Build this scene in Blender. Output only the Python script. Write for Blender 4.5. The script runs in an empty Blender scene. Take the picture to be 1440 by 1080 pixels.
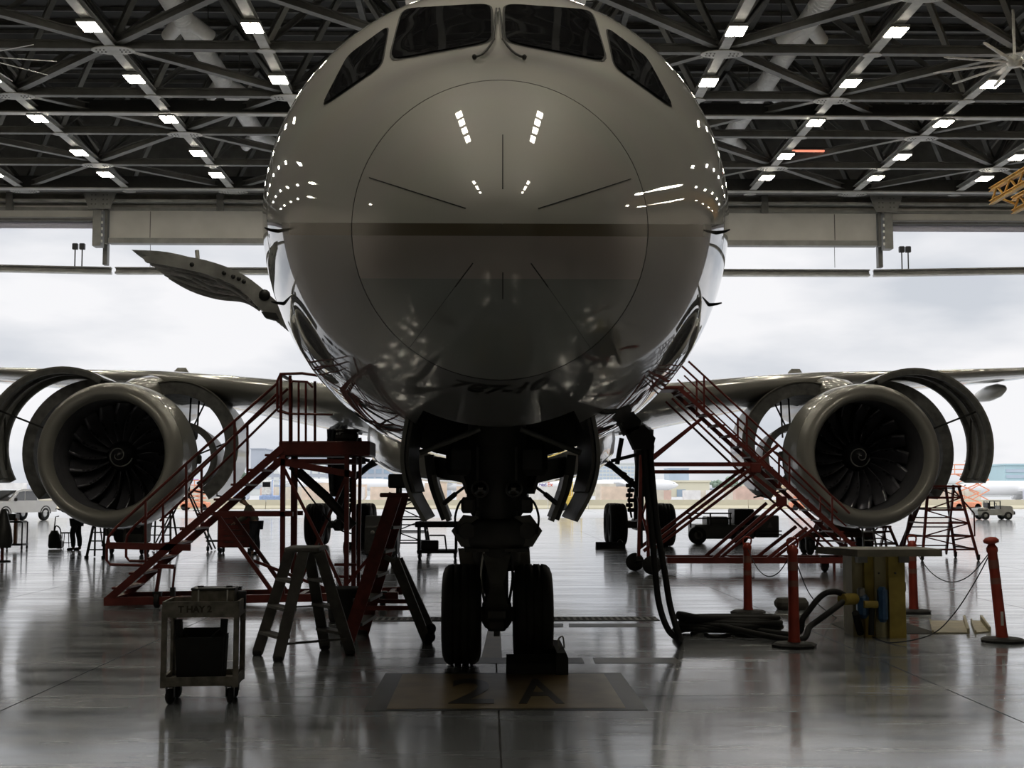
import bpy, math, random
from mathutils import Vector, Matrix, Euler
from mathutils.bvhtree import BVHTree
random.seed(11)
sc = bpy.context.scene
COL = sc.collection
pi = math.pi
V = Vector

# ------------------------------------------------------------------ camera
F = 1800.0                      # focal length in pixels of the 1440x1080 frame
CAMZ = 1.757                    # eye height above the hangar floor
PITCH = math.atan(151 / F)      # horizon lies at pixel row 691
YAW = math.atan(34 / F)
cam_data = bpy.data.cameras.new('camera')
cam_data.sensor_width = 36.0
cam_data.lens = F / 1440 * 36.0
cam_data.clip_end = 6000
cam = bpy.data.objects.new('camera', cam_data)
COL.objects.link(cam)
cam.location = (0, 0, CAMZ)
cam.rotation_euler = (pi / 2 + PITCH, 0, -YAW)
sc.camera = cam
CR = Euler((pi / 2 + PITCH, 0, -YAW)).to_matrix()
CP = V((0, 0, CAMZ))

# ------------------------------------------------------------------ sky and exposure
world = bpy.data.worlds.new('overcast_sky')
sc.world = world
world.use_nodes = True
wn = world.node_tree
wn.nodes.clear()
w_out = wn.nodes.new('ShaderNodeOutputWorld')
w_bg = wn.nodes.new('ShaderNodeBackground')
w_tc = wn.nodes.new('ShaderNodeTexCoord')
w_mp = wn.nodes.new('ShaderNodeMapping')
w_mp.inputs['Scale'].default_value = (1.0, 1.0, 3.2)
w_mp.inputs['Location'].default_value = (0.35, 0.0, 0.12)
w_ns = wn.nodes.new('ShaderNodeTexNoise')
w_ns.inputs['Scale'].default_value = 4.2
w_ns.inputs['Detail'].default_value = 6.0
w_ns.inputs['Roughness'].default_value = 0.45
w_rp = wn.nodes.new('ShaderNodeValToRGB')
w_rp.color_ramp.elements[0].position = 0.38
w_rp.color_ramp.elements[0].color = (0.55, 0.58, 0.63, 1)
w_rp.color_ramp.elements[1].position = 0.56
w_rp.color_ramp.elements[1].color = (0.825, 0.825, 0.845, 1)
wn.links.new(w_tc.outputs['Generated'], w_mp.inputs['Vector'])
wn.links.new(w_mp.outputs['Vector'], w_ns.inputs['Vector'])
wn.links.new(w_ns.outputs['Fac'], w_rp.inputs['Fac'])
wn.links.new(w_rp.outputs['Color'], w_bg.inputs['Color'])
# an overcast sky grows brighter towards the zenith
w_sx = wn.nodes.new('ShaderNodeSeparateXYZ')
w_mr = wn.nodes.new('ShaderNodeMapRange')
w_mr.inputs['From Min'].default_value = 0.2
w_mr.inputs['From Max'].default_value = 1.0
w_mr.inputs['To Min'].default_value = 1.0
w_mr.inputs['To Max'].default_value = 3.2
wn.links.new(w_tc.outputs['Generated'], w_sx.inputs[0])
wn.links.new(w_sx.outputs['Z'], w_mr.inputs['Value'])
wn.links.new(w_mr.outputs['Result'], w_bg.inputs['Strength'])
wn.links.new(w_bg.outputs['Background'], w_out.inputs['Surface'])

LAMP = 42.0                      # radiance of the warm ceiling fixtures
sc.view_settings.view_transform = 'Standard'
sc.view_settings.look = 'None'
sc.view_settings.gamma = 1.0
sc.view_settings.use_curve_mapping = False
sc.view_settings.exposure = 0.18

# ------------------------------------------------------------------ pixel to place
def ray(px, py):
    return CR @ V(((px - 720) / F, (540 - py) / F, -1.0))
def P(px, py, Y):                       # the point at depth Y seen at that pixel
    d = ray(px, py)
    return CP + d * (Y / d.y)
def G(px, py, z=0.0):                   # the point of the ground seen at that pixel
    d = ray(px, py)
    return CP + d * ((z - CAMZ) / d.z)

# ------------------------------------------------------------------ materials
MATS = {}
def mat(name, col, rough=0.5, metal=0.0, noise=0.18, nscale=6.0, coat=0.0, spec=0.5, emit=0.0, bump=0.0):
    if name in MATS:
        return MATS[name]
    m = bpy.data.materials.new(name)
    m.use_nodes = True
    nt = m.node_tree
    b = nt.nodes['Principled BSDF']
    b.inputs['Roughness'].default_value = rough
    b.inputs['Metallic'].default_value = metal
    b.inputs['Coat Weight'].default_value = coat
    b.inputs['Coat Roughness'].default_value = 0.03
    b.inputs['Specular IOR Level'].default_value = spec
    c = (col[0], col[1], col[2], 1)
    b.inputs['Base Color'].default_value = c
    if noise > 0:
        tc = nt.nodes.new('ShaderNodeTexCoord')
        ns = nt.nodes.new('ShaderNodeTexNoise')
        ns.inputs['Scale'].default_value = nscale
        ns.inputs['Detail'].default_value = 5
        rp = nt.nodes.new('ShaderNodeValToRGB')
        rp.color_ramp.elements[0].position = 0.3
        rp.color_ramp.elements[1].position = 0.7
        rp.color_ramp.elements[0].color = (col[0] * (1 - noise), col[1] * (1 - noise), col[2] * (1 - noise), 1)
        rp.color_ramp.elements[1].color = (min(1, col[0] * (1 + noise)), min(1, col[1] * (1 + noise)), min(1, col[2] * (1 + noise)), 1)
        nt.links.new(tc.outputs['Object'], ns.inputs['Vector'])
        nt.links.new(ns.outputs['Fac'], rp.inputs['Fac'])
        nt.links.new(rp.outputs['Color'], b.inputs['Base Color'])
        if bump > 0:
            bp = nt.nodes.new('ShaderNodeBump')
            bp.inputs['Strength'].default_value = bump
            bp.inputs['Distance'].default_value = 0.01
            nt.links.new(ns.outputs['Fac'], bp.inputs['Height'])
            nt.links.new(bp.outputs['Normal'], b.inputs['Normal'])
    if emit > 0:
        b.inputs['Emission Color'].default_value = c
        b.inputs['Emission Strength'].default_value = emit
    MATS[name] = m
    return m

steel_dark = mat('dark_grey_steel', (0.14, 0.14, 0.134), 0.55, 0, 0.2, 1.5)
steel_mid = mat('grey_painted_steel', (0.26, 0.26, 0.25), 0.5, 0, 0.2, 1.5)
steel_light = mat('light_grey_channel', (0.45, 0.45, 0.43), 0.45, 0, 0.25, 1.2)
black_metal = mat('black_metal', (0.02, 0.02, 0.02), 0.45)
rubber = mat('black_rubber', (0.014, 0.014, 0.014), 0.7, 0, 0.3, 8)
red_paint = mat('dark_red_paint', (0.15, 0.022, 0.017), 0.42, 0, 0.3, 4)
red_post = mat('red_orange_plastic', (0.40, 0.052, 0.03), 0.45, 0, 0.2, 5)
gear_grey = mat('gear_grey_enamel', (0.12, 0.12, 0.115), 0.45, 0, 0.25, 5)
gear_dark = mat('gear_dark_enamel', (0.05, 0.05, 0.05), 0.5, 0, 0.25, 5)
alu = mat('bare_aluminium', (0.55, 0.55, 0.54), 0.3, 0.9, 0.15, 4)
white_paint = mat('white_enamel', (0.72, 0.71, 0.68), 0.4)
worn_grey = mat('worn_grey_paint', (0.20, 0.185, 0.155), 0.6, 0, 0.45, 12)
ladder_grey = mat('ladder_fibreglass_grey', (0.10, 0.095, 0.085), 0.55, 0, 0.3, 9)
ladder_red = mat('ladder_fibreglass_red', (0.17, 0.03, 0.022), 0.5, 0, 0.3, 9)
yellow_paint = mat('yellow_ochre_paint', (0.42, 0.32, 0.07), 0.55, 0, 0.25, 5)
cream_paint = mat('cream_panel_paint', (0.50, 0.46, 0.28), 0.5, 0, 0.2, 4)
blue_tape = mat('blue_plastic_wrap', (0.05, 0.13, 0.28), 0.35, 0, 0.3, 8)
lamp_mat = mat('warm_lamp_diffuser', (1.0, 0.92, 0.75), 0.5, 0, 0, 1, emit=LAMP)
glass_dark = mat('cockpit_glass', (0.012, 0.012, 0.014), 0.03, 0, 0, 1, coat=1.0, spec=0.8)

# ------------------------------------------------------------------ mesh building
class MB:
    def __init__(s):
        s.v, s.f, s.sm = [], [], []
    def add(s, vs, fs, smooth=False, M=None):
        o = len(s.v)
        s.v += [(M @ V(p)) if M is not None else V(p) for p in vs]
        s.f += [tuple(i + o for i in f) for f in fs]
        s.sm += [smooth] * len(fs)
        return s
    def box(s, c, size, M=None):
        x, y, z = size[0] / 2, size[1] / 2, size[2] / 2
        vs = [(c[0] + a * x, c[1] + b * y, c[2] + d * z) for d in (-1, 1) for b in (-1, 1) for a in (-1, 1)]
        return s.add(vs, [(0, 2, 3, 1), (4, 5, 7, 6), (0, 1, 5, 4), (2, 6, 7, 3), (0, 4, 6, 2), (1, 3, 7, 5)], False, M)
    def cbox(s, c, size, b=0.02, M=None):       # box with chamfered vertical and top edges
        x, y, z = size[0] / 2, size[1] / 2, size[2] / 2
        b = min(b, x * 0.8, y * 0.8, z * 0.8)
        def ring(i, zz):
            return [(c[0] + px, c[1] + py, c[2] + zz) for px, py in
                    ((-x + i + b, -y + i), (x - i - b, -y + i), (x - i, -y + i + b), (x - i, y - i - b), (x - i - b, y - i), (-x + i + b, y - i), (-x + i, y - i - b), (-x + i, -y + i + b))]
        rs = [ring(b * 0.6, -z), ring(0, -z + b), ring(0, z - b), ring(b * 0.6, z)]
        return s.rings(rs, True, True, False, M)
    def rings(s, rs, cap0=True, cap1=True, smooth=True, M=None, closed=True):
        n = len(rs[0])
        vs = [p for r in rs for p in r]
        fs = []
        for i in range(len(rs) - 1):
            for j in range(n if closed else n - 1):
                k = (j + 1) % n
                fs.append((i * n + j, i * n + k, (i + 1) * n + k, (i + 1) * n + j))
        o = len(s.f)
        s.add(vs, fs, smooth, M)
        if cap0:
            s.add([rs[0][j] for j in range(n)], [tuple(reversed(range(n)))], False, M)
        if cap1:
            s.add([rs[-1][j] for j in range(n)], [tuple(range(n))], False, M)
        return s
    def frame(s, d, up=None):
        d = d.normalized()
        u = V(up) if up is not None else (V((0, 0, 1)) if abs(d.z) < 0.95 else V((0, 1, 0)))
        a = d.cross(u).normalized()
        b = a.cross(d).normalized()
        return a, b
    def bar(s, p0, p1, w, h=None, up=None):     # square tube between two points
        p0, p1 = V(p0), V(p1)
        h = h or w
        a, b = s.frame(p1 - p0, up)
        r = lambda p: [p + a * (x * w / 2) + b * (y * h / 2) for x, y in ((-1, -1), (1, -1), (1, 1), (-1, 1))]
        return s.rings([r(p0), r(p1)], True, True, False)
    def ibeam(s, p0, p1, w, h, t=0.05, up=None):
        p0, p1 = V(p0), V(p1)
        a, b = s.frame(p1 - p0, up)
        q = [(-w/2, -h/2), (w/2, -h/2), (w/2, -h/2+t), (t/2, -h/2+t), (t/2, h/2-t), (w/2, h/2-t), (w/2, h/2), (-w/2, h/2), (-w/2, h/2-t), (-t/2, h/2-t), (-t/2, -h/2+t), (-w/2, -h/2+t)]
        r = lambda p: [p + a * x + b * y for x, y in q]
        return s.rings([r(p0), r(p1)], True, True, False)
    def tube(s, pts, r, n=8, caps=True, closed=False):
        pts = [V(p) for p in pts]
        rs = []
        a = None
        m = len(pts)
        for i, p in enumerate(pts):
            if closed:
                d = pts[(i + 1) % m] - pts[i - 1]
            else:
                d = pts[min(i + 1, m - 1)] - pts[max(i - 1, 0)]
            d.normalize()
            if a is None:
                a, b = s.frame(d)
            else:
                a = (a - d * a.dot(d)).normalized()
            b = a.cross(d)
            rr = r[i] if isinstance(r, (list, tuple)) else r
            rs.append([p + a * (math.cos(t) * rr) + b * (math.sin(t) * rr) for t in [2 * pi * k / n for k in range(n)]])
        if closed:
            rs.append(rs[0])
            return s.rings(rs, False, False, True)
        return s.rings(rs, caps, caps, True)
    def lathe(s, prof, o, axis=(0, 1, 0), n=32, a0=0.0, a1=2 * pi, smooth=True, caps=False):
        # prof: (distance along axis, radius)
        ax = V(axis).normalized()
        a, b = s.frame(ax)
        o = V(o)
        full = abs(a1 - a0 - 2 * pi) < 1e-6
        k = n if full else n + 1
        ts = [a0 + (a1 - a0) * i / n for i in range(k)]
        rs = [[o + ax * y + a * (math.cos(t) * r) + b * (math.sin(t) * r) for t in ts] for y, r in prof]
        return s.rings(rs, caps, caps, smooth, None, full)
    def prism(s, poly, d):                      # flat outline pushed along d
        n = len(poly)
        d = V(d)
        a = [V(p) for p in poly]
        return s.rings([a, [p + d for p in a]], True, True, False)

ORI = {}
def link(o):
    COL.objects.link(o)
    return o
def tag(o, label=None, cat=None, group=None, kind=None):
    if label: o['label'] = label
    if cat: o['category'] = cat
    if group: o['group'] = group
    if kind: o['kind'] = kind
    return o
def thing(name, loc, label, cat, group=None, kind=None, rz=0.0):
    o = bpy.data.objects.new(name, None)
    o.location = loc
    o.rotation_euler = (0, 0, rz)
    o.empty_display_size = 0.2
    ORI[o.name] = V(loc)
    return tag(link(o), label, cat, group, kind)
def sub(name, parent):                          # a part that itself has pieces
    o = bpy.data.objects.new(name, None)
    o.parent = parent
    o.empty_display_size = 0.2
    ORI[o.name] = ORI[parent.name]
    return link(o)
def obj(name, mb, m, parent=None, loc=None, local=False, label=None, kind=None):
    """mesh object; vertices are given in world space unless local"""
    if parent is not None:
        off = V((0, 0, 0)) if local else ORI[parent.name]
    else:
        off = V(loc) if loc is not None else V((0, 0, 0))
    me = bpy.data.meshes.new(name)
    if local and parent is None:
        me.from_pydata([tuple(p) for p in mb.v], [], mb.f)
    else:
        me.from_pydata([tuple(p - off) for p in mb.v], [], mb.f)
    me.polygons.foreach_set('use_smooth', mb.sm)
    me.materials.append(m)
    me.update()
    o = bpy.data.objects.new(name, me)
    if parent is not None:
        o.parent = parent
        ORI[o.name] = ORI[parent.name]
    elif loc is not None:
        o.location = loc
        ORI[o.name] = V(loc)
    else:
        ORI[o.name] = V((0, 0, 0))
    if label: o['label'] = label
    if kind: o['kind'] = kind
    return link(o)
def fixn(o):                                    # consistent outward normals
    import bmesh
    bm = bmesh.new()
    bm.from_mesh(o.data)
    bmesh.ops.remove_doubles(bm, verts=bm.verts, dist=1e-5)
    bmesh.ops.recalc_face_normals(bm, faces=bm.faces)
    bm.to_mesh(o.data)
    bm.free()
    return o
def dup(root, loc, label=None, rz=None):
    r = root.copy()
    link(r)
    r.location = loc
    if rz is not None: r.rotation_euler = (0, 0, rz)
    if label: r['label'] = label
    for ch in root.children:
        c = ch.copy(); link(c); c.parent = r
        for g in ch.children:
            d = g.copy(); link(d); d.parent = c
    return r
def text_mesh(s, size, depth=0.002, ext=0.0, shear=0.0, bold=0.0):
    c = bpy.data.curves.new('lettering', 'FONT')
    c.body = s; c.size = size; c.extrude = depth; c.align_x = 'CENTER'; c.align_y = 'CENTER'; c.shear = shear; c.offset = bold
    o = bpy.data.objects.new('lettering_source', c)
    link(o)
    dg = bpy.context.evaluated_depsgraph_get()
    dg.update()
    me = bpy.data.meshes.new_from_object(o.evaluated_get(dg))
    bpy.data.objects.remove(o)
    bpy.data.curves.remove(c)
    return me
def pchip(xs, ys):
    n = len(xs)
    h = [xs[i+1] - xs[i] for i in range(n-1)]
    d = [(ys[i+1] - ys[i]) / h[i] for i in range(n-1)]
    m = [d[0]] + [0 if d[i-1]*d[i] <= 0 else 3*(h[i-1]+h[i]) / ((2*h[i]+h[i-1])/d[i-1] + (h[i]+2*h[i-1])/d[i]) for i in range(1, n-1)] + [d[-1]]
    def f(x):
        if x <= xs[0]: return ys[0]
        if x >= xs[-1]: return ys[-1]
        i = 0
        while x > xs[i+1]: i += 1
        t = (x - xs[i]) / h[i]
        return ((1+2*t)*(1-t)**2*ys[i] + t*(1-t)**2*h[i]*m[i] + t*t*(3-2*t)*ys[i+1] + t*t*(t-1)*h[i]*m[i+1])
    return f
def lerp(a, b, t): return a + (b - a) * t
def smoothpath(pts, n=8):                       # Catmull-Rom through the points
    pts = [V(p) for p in pts]
    out = []
    for i in range(len(pts) - 1):
        p0, p1, p2, p3 = pts[max(i-1, 0)], pts[i], pts[i+1], pts[min(i+2, len(pts)-1)]
        for k in range(n):
            t = k / n
            out.append(0.5 * ((2*p1) + (p2-p0)*t + (2*p0-5*p1+4*p2-p3)*t*t + (3*p1-p0-3*p2+p3)*t**3))
    out.append(pts[-1])
    return out
# ------------------------------------------------------------------ hangar shell
DOORY = 85.0
AXC = 0.093
WX = 41.0
BACK = -20.0
ROOFZ = 27.2

def floor_material():
    m = bpy.data.materials.new('polished_epoxy_floor')
    m.use_nodes = True
    nt = m.node_tree
    b = nt.nodes['Principled BSDF']
    g = nt.nodes.new('ShaderNodeNewGeometry')
    mp = nt.nodes.new('ShaderNodeMapping')
    mp.inputs['Scale'].default_value = (0.5, 0.5, 0.5)
    n1 = nt.nodes.new('ShaderNodeTexNoise'); n1.inputs['Scale'].default_value = 0.9; n1.inputs['Detail'].default_value = 7
    r1 = nt.nodes.new('ShaderNodeValToRGB')
    r1.color_ramp.elements[0].position = 0.3; r1.color_ramp.elements[0].color = (0.22, 0.235, 0.255, 1)
    r1.color_ramp.elements[1].position = 0.7; r1.color_ramp.elements[1].color = (0.33, 0.35, 0.375, 1)
    mp2 = nt.nodes.new('ShaderNodeMapping'); mp2.inputs['Scale'].default_value = (0.35, 2.2, 1)
    n2 = nt.nodes.new('ShaderNodeTexNoise'); n2.inputs['Scale'].default_value = 1.1; n2.inputs['Detail'].default_value = 8; n2.inputs['Roughness'].default_value = 0.62
    r2 = nt.nodes.new('ShaderNodeMapRange'); r2.inputs['From Min'].default_value = 0.36; r2.inputs['From Max'].default_value = 0.64
    r2.inputs['To Min'].default_value = 0.12; r2.inputs['To Max'].default_value = 0.30
    n3 = nt.nodes.new('ShaderNodeTexNoise'); n3.inputs['Scale'].default_value = 1.1; n3.inputs['Detail'].default_value = 3
    bp = nt.nodes.new('ShaderNodeBump'); bp.inputs['Strength'].default_value = 0.3; bp.inputs['Distance'].default_value = 0.01
    nt.links.new(g.outputs['Position'], mp.inputs['Vector']); nt.links.new(mp.outputs['Vector'], n1.inputs['Vector'])
    nt.links.new(n1.outputs['Fac'], r1.inputs['Fac']); nt.links.new(r1.outputs['Color'], b.inputs['Base Color'])
    nt.links.new(g.outputs['Position'], mp2.inputs['Vector']); nt.links.new(mp2.outputs['Vector'], n2.inputs['Vector'])
    nt.links.new(n2.outputs['Fac'], r2.inputs['Value']); nt.links.new(r2.outputs['Result'], b.inputs['Roughness'])
    nt.links.new(g.outputs['Position'], n3.inputs['Vector']); nt.links.new(n3.outputs['Fac'], bp.inputs['Height'])
    nt.links.new(bp.outputs['Normal'], b.inputs['Normal'])
    b.inputs['IOR'].default_value = 1.7
    b.inputs['Coat Weight'].default_value = 0.65
    b.inputs['Coat Roughness'].default_value = 0.09
    nt.links.new(bp.outputs['Normal'], b.inputs['Coat Normal'])
    return m
floor_mat = floor_material()
joint_mat = mat('floor_joint_filler', (0.06, 0.06, 0.06), 0.7)
apron_mat = mat('apron_concrete', (0.42, 0.42, 0.415), 0.3, 0, 0.12, 0.08)
wall_mat = mat('hangar_wall_sheet', (0.24, 0.215, 0.19), 0.6, 0, 0.12, 0.3)
roof_mat = mat('roof_deck_dark', (0.055, 0.055, 0.053), 0.7, 0, 0.2, 0.5)
panel_mat = mat('folded_door_fabric', (0.58, 0.57, 0.55), 0.6, 0, 0.08, 0.6)

fl = obj('floor', MB().box((0, (BACK + DOORY) / 2, -0.16), (2 * WX, DOORY - BACK, 0.3)), joint_mat, None, (0, 0, 0), kind='structure')
tag(fl, 'polished grey epoxy hangar floor with straight slab joints')
SX, SY = 4.0, 6.0
slab_me = None
rest = MB()
ix0, iy0 = int(-WX // SX) - 1, -6
for iy in range(iy0, 17):
    for ix in range(ix0, -ix0 + 1):
        x0, x1 = max(-WX, 0.09 + ix * SX), min(WX, 0.09 + (ix + 1) * SX)
        y0, y1 = max(BACK, -0.8 + iy * SY), min(DOORY, -0.8 + (iy + 1) * SY)
        if x1 - x0 < 0.1 or y1 - y0 < 0.1: continue
        xc, yc = (x0 + x1) / 2, (y0 + y1) / 2
        if 4 < yc < 44 and abs(xc) < 0.42 * (yc + 3) + 3 and x1 - x0 > 3.9:
            if slab_me is None:
                o = obj('floor_slab', MB().cbox((0, 0, -0.1), (SX - 0.012, SY - 0.012, 0.2), 0.004), floor_mat, fl, local=True)
                slab_me = o.data
            else:
                o = bpy.data.objects.new('floor_slab', slab_me); o.parent = fl; link(o)
            o.location = (xc, yc, 0)
        else:
            rest.box((xc, yc, -0.1), (x1 - x0 - 0.012, y1 - y0 - 0.012, 0.2))
obj('floor_slab_field', rest, floor_mat, fl, kind='stuff')

ap = obj('apron_ground', MB().box((0, 2000, -0.17), (5000, 2 * (2000 - DOORY), 0.3)), apron_mat, None, (0, 0, 0), kind='structure')
tag(ap, 'pale wet concrete apron outside the hangar door')
# apron slab strips with recessed joints near the door
ap2 = MB()
for k in range(-9, 9):
    for j in range(6):
        ap2.box((k * 9 + 4.5, DOORY + 4.5 + j * 9, -0.012), (8.95, 8.95, 0.02))
obj('paving_slab_field', ap2, apron_mat, ap, kind='stuff')

for nm, c, s_ in (('wall_left', (-WX - 0.2, (BACK + DOORY) / 2, ROOFZ / 2), (0.4, DOORY - BACK, ROOFZ)),
                  ('wall_right', (WX + 0.2, (BACK + DOORY) / 2, ROOFZ / 2), (0.4, DOORY - BACK, ROOFZ)),
                  ('wall_back', (0, BACK - 0.2, ROOFZ / 2), (2 * WX + 0.8, 0.4, ROOFZ))):
    o = obj(nm, MB().box(c, s_), wall_mat if nm != 'wall_back' else mat('cream_rear_wall', (0.66, 0.62, 0.54), 0.7, 0, 0.08, 0.3), None, (0, 0, 0), kind='structure')
    tag(o, 'tall sheet metal side of the hangar' if nm != 'wall_back' else 'tall sheet metal wall closing the hangar')
ce = obj('ceiling', MB().box((0, (BACK + DOORY) / 2, ROOFZ + 0.1), (2 * WX + 0.8, DOORY - BACK + 1, 0.2)), roof_mat, None, (0, 0, 0), kind='structure')
tag(ce, 'dark corrugated roof deck above the steel trusses')

# ------------------------------------------------------------------ space truss
DX, DYM = 6.68, 6.65
BZ = 21.0
NX = [0.28 + DX * (i + 0.5) for i in range(-6, 6)]
NY = [54.9 + DYM * j for j in range(-12, 5)]
TZ = BZ + 4.9
def seen(y): return y > 44
gus_me = None
for j, y in enumerate(NY):
    t = thing('roof_truss', (0, y, BZ), 'grey steel truss bay spanning the hangar roof', None, kind='structure')
    vis = seen(y)
    obj('bottom_chord', MB().ibeam((-WX, y, BZ + 0.2), (WX, y, BZ + 0.2), 0.36, 0.4, 0.06), steel_dark, t)
    if j < len(NY) - 1:
        obj('top_chord', MB().ibeam((-WX, y + DYM / 2, TZ), (WX, y + DYM / 2, TZ), 0.3, 0.34, 0.06), steel_dark, t)
    hid = MB()
    for i, x in enumerate(NX):
        inx = vis and abs(x) < 0.45 * y + 7
        # chord along the hangar, carries the lamps
        if j < len(NY) - 1:
            mb = MB() if inx else hid
            mb.ibeam((x, y + 0.18, BZ + 0.16), (x, y + DYM - 0.18, BZ + 0.16), 0.44, 0.3, 0.05)
            if inx: obj('longitudinal_chord', mb, steel_light, t)
        # plan bracing from every other node
        if (i + j) % 2 == 1:
            for sx in (-1, 1):
                for sy in (-1, 1):
                    x2, y2 = x + sx * DX, y + sy * DYM
                    if abs(x2) > WX or not (BACK < y2 < 82): continue
                    a = V((x, y, BZ + 0.32)); b = V((x2, y2, BZ + 0.32))
                    d = (b - a).normalized()
                    mb = MB() if inx else hid
                    if sy == 1:
                        mb.ibeam(a + d * 0.5, a + (b - a) * 0.5, 0.34, 0.36, 0.05)
                    else:
                        mb.ibeam(a + d * 0.5, a + (b - a) * 0.5, 0.34, 0.36, 0.05)
                    if inx: obj('plan_brace', mb, steel_dark, t)
        # web members up to the top layer
        for sx in (-1, 1):
            for sy in (-1, 1):
                x2, y2 = x + sx * DX / 2, y + sy * DYM / 2
                if abs(x2) > WX or y2 > 82 or y2 < BACK + 1 or j == len(NY) - 1 and sy > 0: continue
                mb = MB() if inx else hid
                mb.ibeam((x, y, BZ + 0.3), (x2, y2, TZ), 0.26, 0.26, 0.05)
                if inx: obj('web_member', mb, steel_dark if (i + j) % 2 else steel_mid, t)
        if inx:
            # gusset plate with bolt heads under the node
            mb = MB()
            n = 16
            wd, dp = (0.95, 0.55) if (i + j) % 2 == 1 else (0.42, 0.3)
            mb.prism([(x + wd * math.cos(2*pi*k/n), y + dp * math.sin(2*pi*k/n), BZ - 0.035) for k in range(n)], (0, 0, 0.04))
            g = obj('gusset_plate', mb, steel_light, t)
            if (i + j) % 2 == 1:
                bm_ = MB()
                for sx in (-1, 1):
                    for k in range(3):
                        for sy in (-1, 1):
                            bm_.cbox((x + sx * (0.35 + 0.17 * k), y + sy * 0.14, BZ - 0.05), (0.07, 0.07, 0.03), 0.015)
                obj('bolt_head', bm_, steel_dark, g)
    if hid.v: obj('web_member_field', hid, steel_dark, t, kind='stuff')
tl = thing('roof_truss', (0, 20, TZ), 'long grey top chords running under the roof deck', None, kind='structure')
for x in [0.28 + DX * i for i in range(-6, 7)]:
    if abs(x) < WX: obj('top_chord', MB().ibeam((x, BACK, TZ), (x, 82, TZ), 0.3, 0.34, 0.06), steel_dark, tl)
for k in range(40):
    y = 83 - k * 1.7
    obj('purlin', MB().bar((-WX, y, ROOFZ - 0.12), (WX, y, ROOFZ - 0.12), 0.1, 0.22), steel_mid, ce)

# heavy crane runway girders across the bay
for y, h, lab in ((64.2, 0.62, 'deep black girder with lower flange paled as if lit, between the truss rows'), (80.6, 0.75, 'deep black girder with lower flange paled as if lit, beside the door header')):
    t = thing('roof_girder', (0, y, BZ), lab, None, kind='structure')
    obj('web', MB().box((0, y, BZ + h / 2), (2 * WX, 0.2, h)), mat('black_girder_paint', (0.035, 0.035, 0.034), 0.5), t)
    obj('flange', MB().box((0, y, BZ - 0.06), (2 * WX, 0.5, 0.07)), steel_light, t)  # lit lower edge of the girder put in as paler steel

# ------------------------------------------------------------------ lamps
fan_done = 0
fix = None
lys = [51.6, 58.3, 64.75, 71.4, 76.4]
y = 51.6 - 6.65
while y > 42:
    lys.append(y); y -= 6.65
def lamp_label(x, y):
    return 'rectangular warm ceiling lamp under the truss channels, two bright panes'
for x in NX:
    for y in lys:
        if fix is None:
            fix = thing('ceiling_light', (x, y, BZ - 0.05), lamp_label(x, y), 'ceiling light', 'rectangular hangar lamps under the roof trusses')
            ORI[fix.name] = V((0, 0, 0))
            obj('housing', MB().cbox((0, 0, -0.06), (0.82, 1.2, 0.14), 0.03), steel_mid, fix, local=True)
            for s_ in (-1, 1):
                obj('diffuser', MB().cbox((s_ * 0.2, 0, -0.145), (0.33, 1.08, 0.05), 0.015), lamp_mat, fix, local=True)
        else:
            dup(fix, (x, y, BZ - 0.05))

# two short lamp rows above the nose, on their own rails
lr = thing('lamp_rail', (0, 12, BZ), 'steel lamp rails bridging the truss chords above the nose', None, kind='structure')
for s_ in (-1, 1):
    for x, ys in ((4.7, (14.2, 15.8, 17.4, 19.0)), (7.2, (4.6, 6.2, 7.8))):
        obj('rail', MB().ibeam((AXC + s_ * x, 1.7, BZ + .12), (AXC + s_ * x, 21.65, BZ + .12), .2, .2, .04), steel_light, lr)
        for y in ys: dup(fix, (AXC + s_ * x, y, BZ - 0.05), 'rectangular warm ceiling lamp on the short rails above the nose')['group'] = 'lamps on the rails above the nose'
# ------------------------------------------------------------------ door head, folded doors, hanging posts
hd = thing('wall_front', (0, DOORY - 1, 20), 'grey steel door head above the open hangar front', None, kind='structure')
obj('header_wall', MB().box((0, DOORY, 24.2), (2 * WX, 0.4, 6.4)), steel_mid, hd)
obj('header_beam', MB().box((0, DOORY - 1.2, 21.55), (2 * WX, 0.5, 0.35)), steel_mid, hd)
obj('header_beam', MB().box((0, DOORY - 1.2, 20.85), (2 * WX, 0.7, 0.16)), steel_light, hd)
obj('header_beam', MB().box((0, DOORY - 0.8, 20.35), (2 * WX, 0.9, 0.2)), steel_mid, hd)
obj('fascia', MB().box((0, DOORY - 0.5, 21.1), (2 * WX, 0.1, 1.5)), steel_light, hd)
for px in (14, 310, 1075):
    x = P(px, 275, DOORY - 1.5).x
    obj('hanger_bracket', MB().bar((x, DOORY - 1.5, 20.2), (x, DOORY - 1.5, 21.7), 0.45, 0.25), steel_dark, hd)
XL, XR = P(145, 330, 84).x, P(1241, 330, 84).x
zb = P(700, 345, 84).z
m_ = MB().box(((XL + XR) / 2, 84.1, (zb + 0.35 + 20.3) / 2), (XR - XL - 0.9, 0.5, 20.3 - zb - 0.35))
dr = thing('door_1', (0, 84, zb), 'raised grey fabric door folded up over the middle bay', None, kind='structure')
obj('folded_fabric', m_, panel_mat, dr)
obj('bottom_rail', MB().box(((XL + XR) / 2, 84.0, zb + 0.17), (XR - XL - 0.9, 0.7, 0.34)), steel_mid, dr)
for px in (211, 1174):
    x = P(px, 320, 83.8).x
    obj('panel_seam', MB().box((x, 83.84, (zb + 20.6) / 2), (0.05, 0.03, 20.2 - zb - 0.4)), steel_dark, dr)
    obj('pull_cable', MB().tube([(x, 84, zb), (P(px, 376, 86).x, 86.0, P(px, 376, 86).z)], 0.02, 5), steel_dark, dr)
zs = P(60, 311, 84).z
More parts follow.
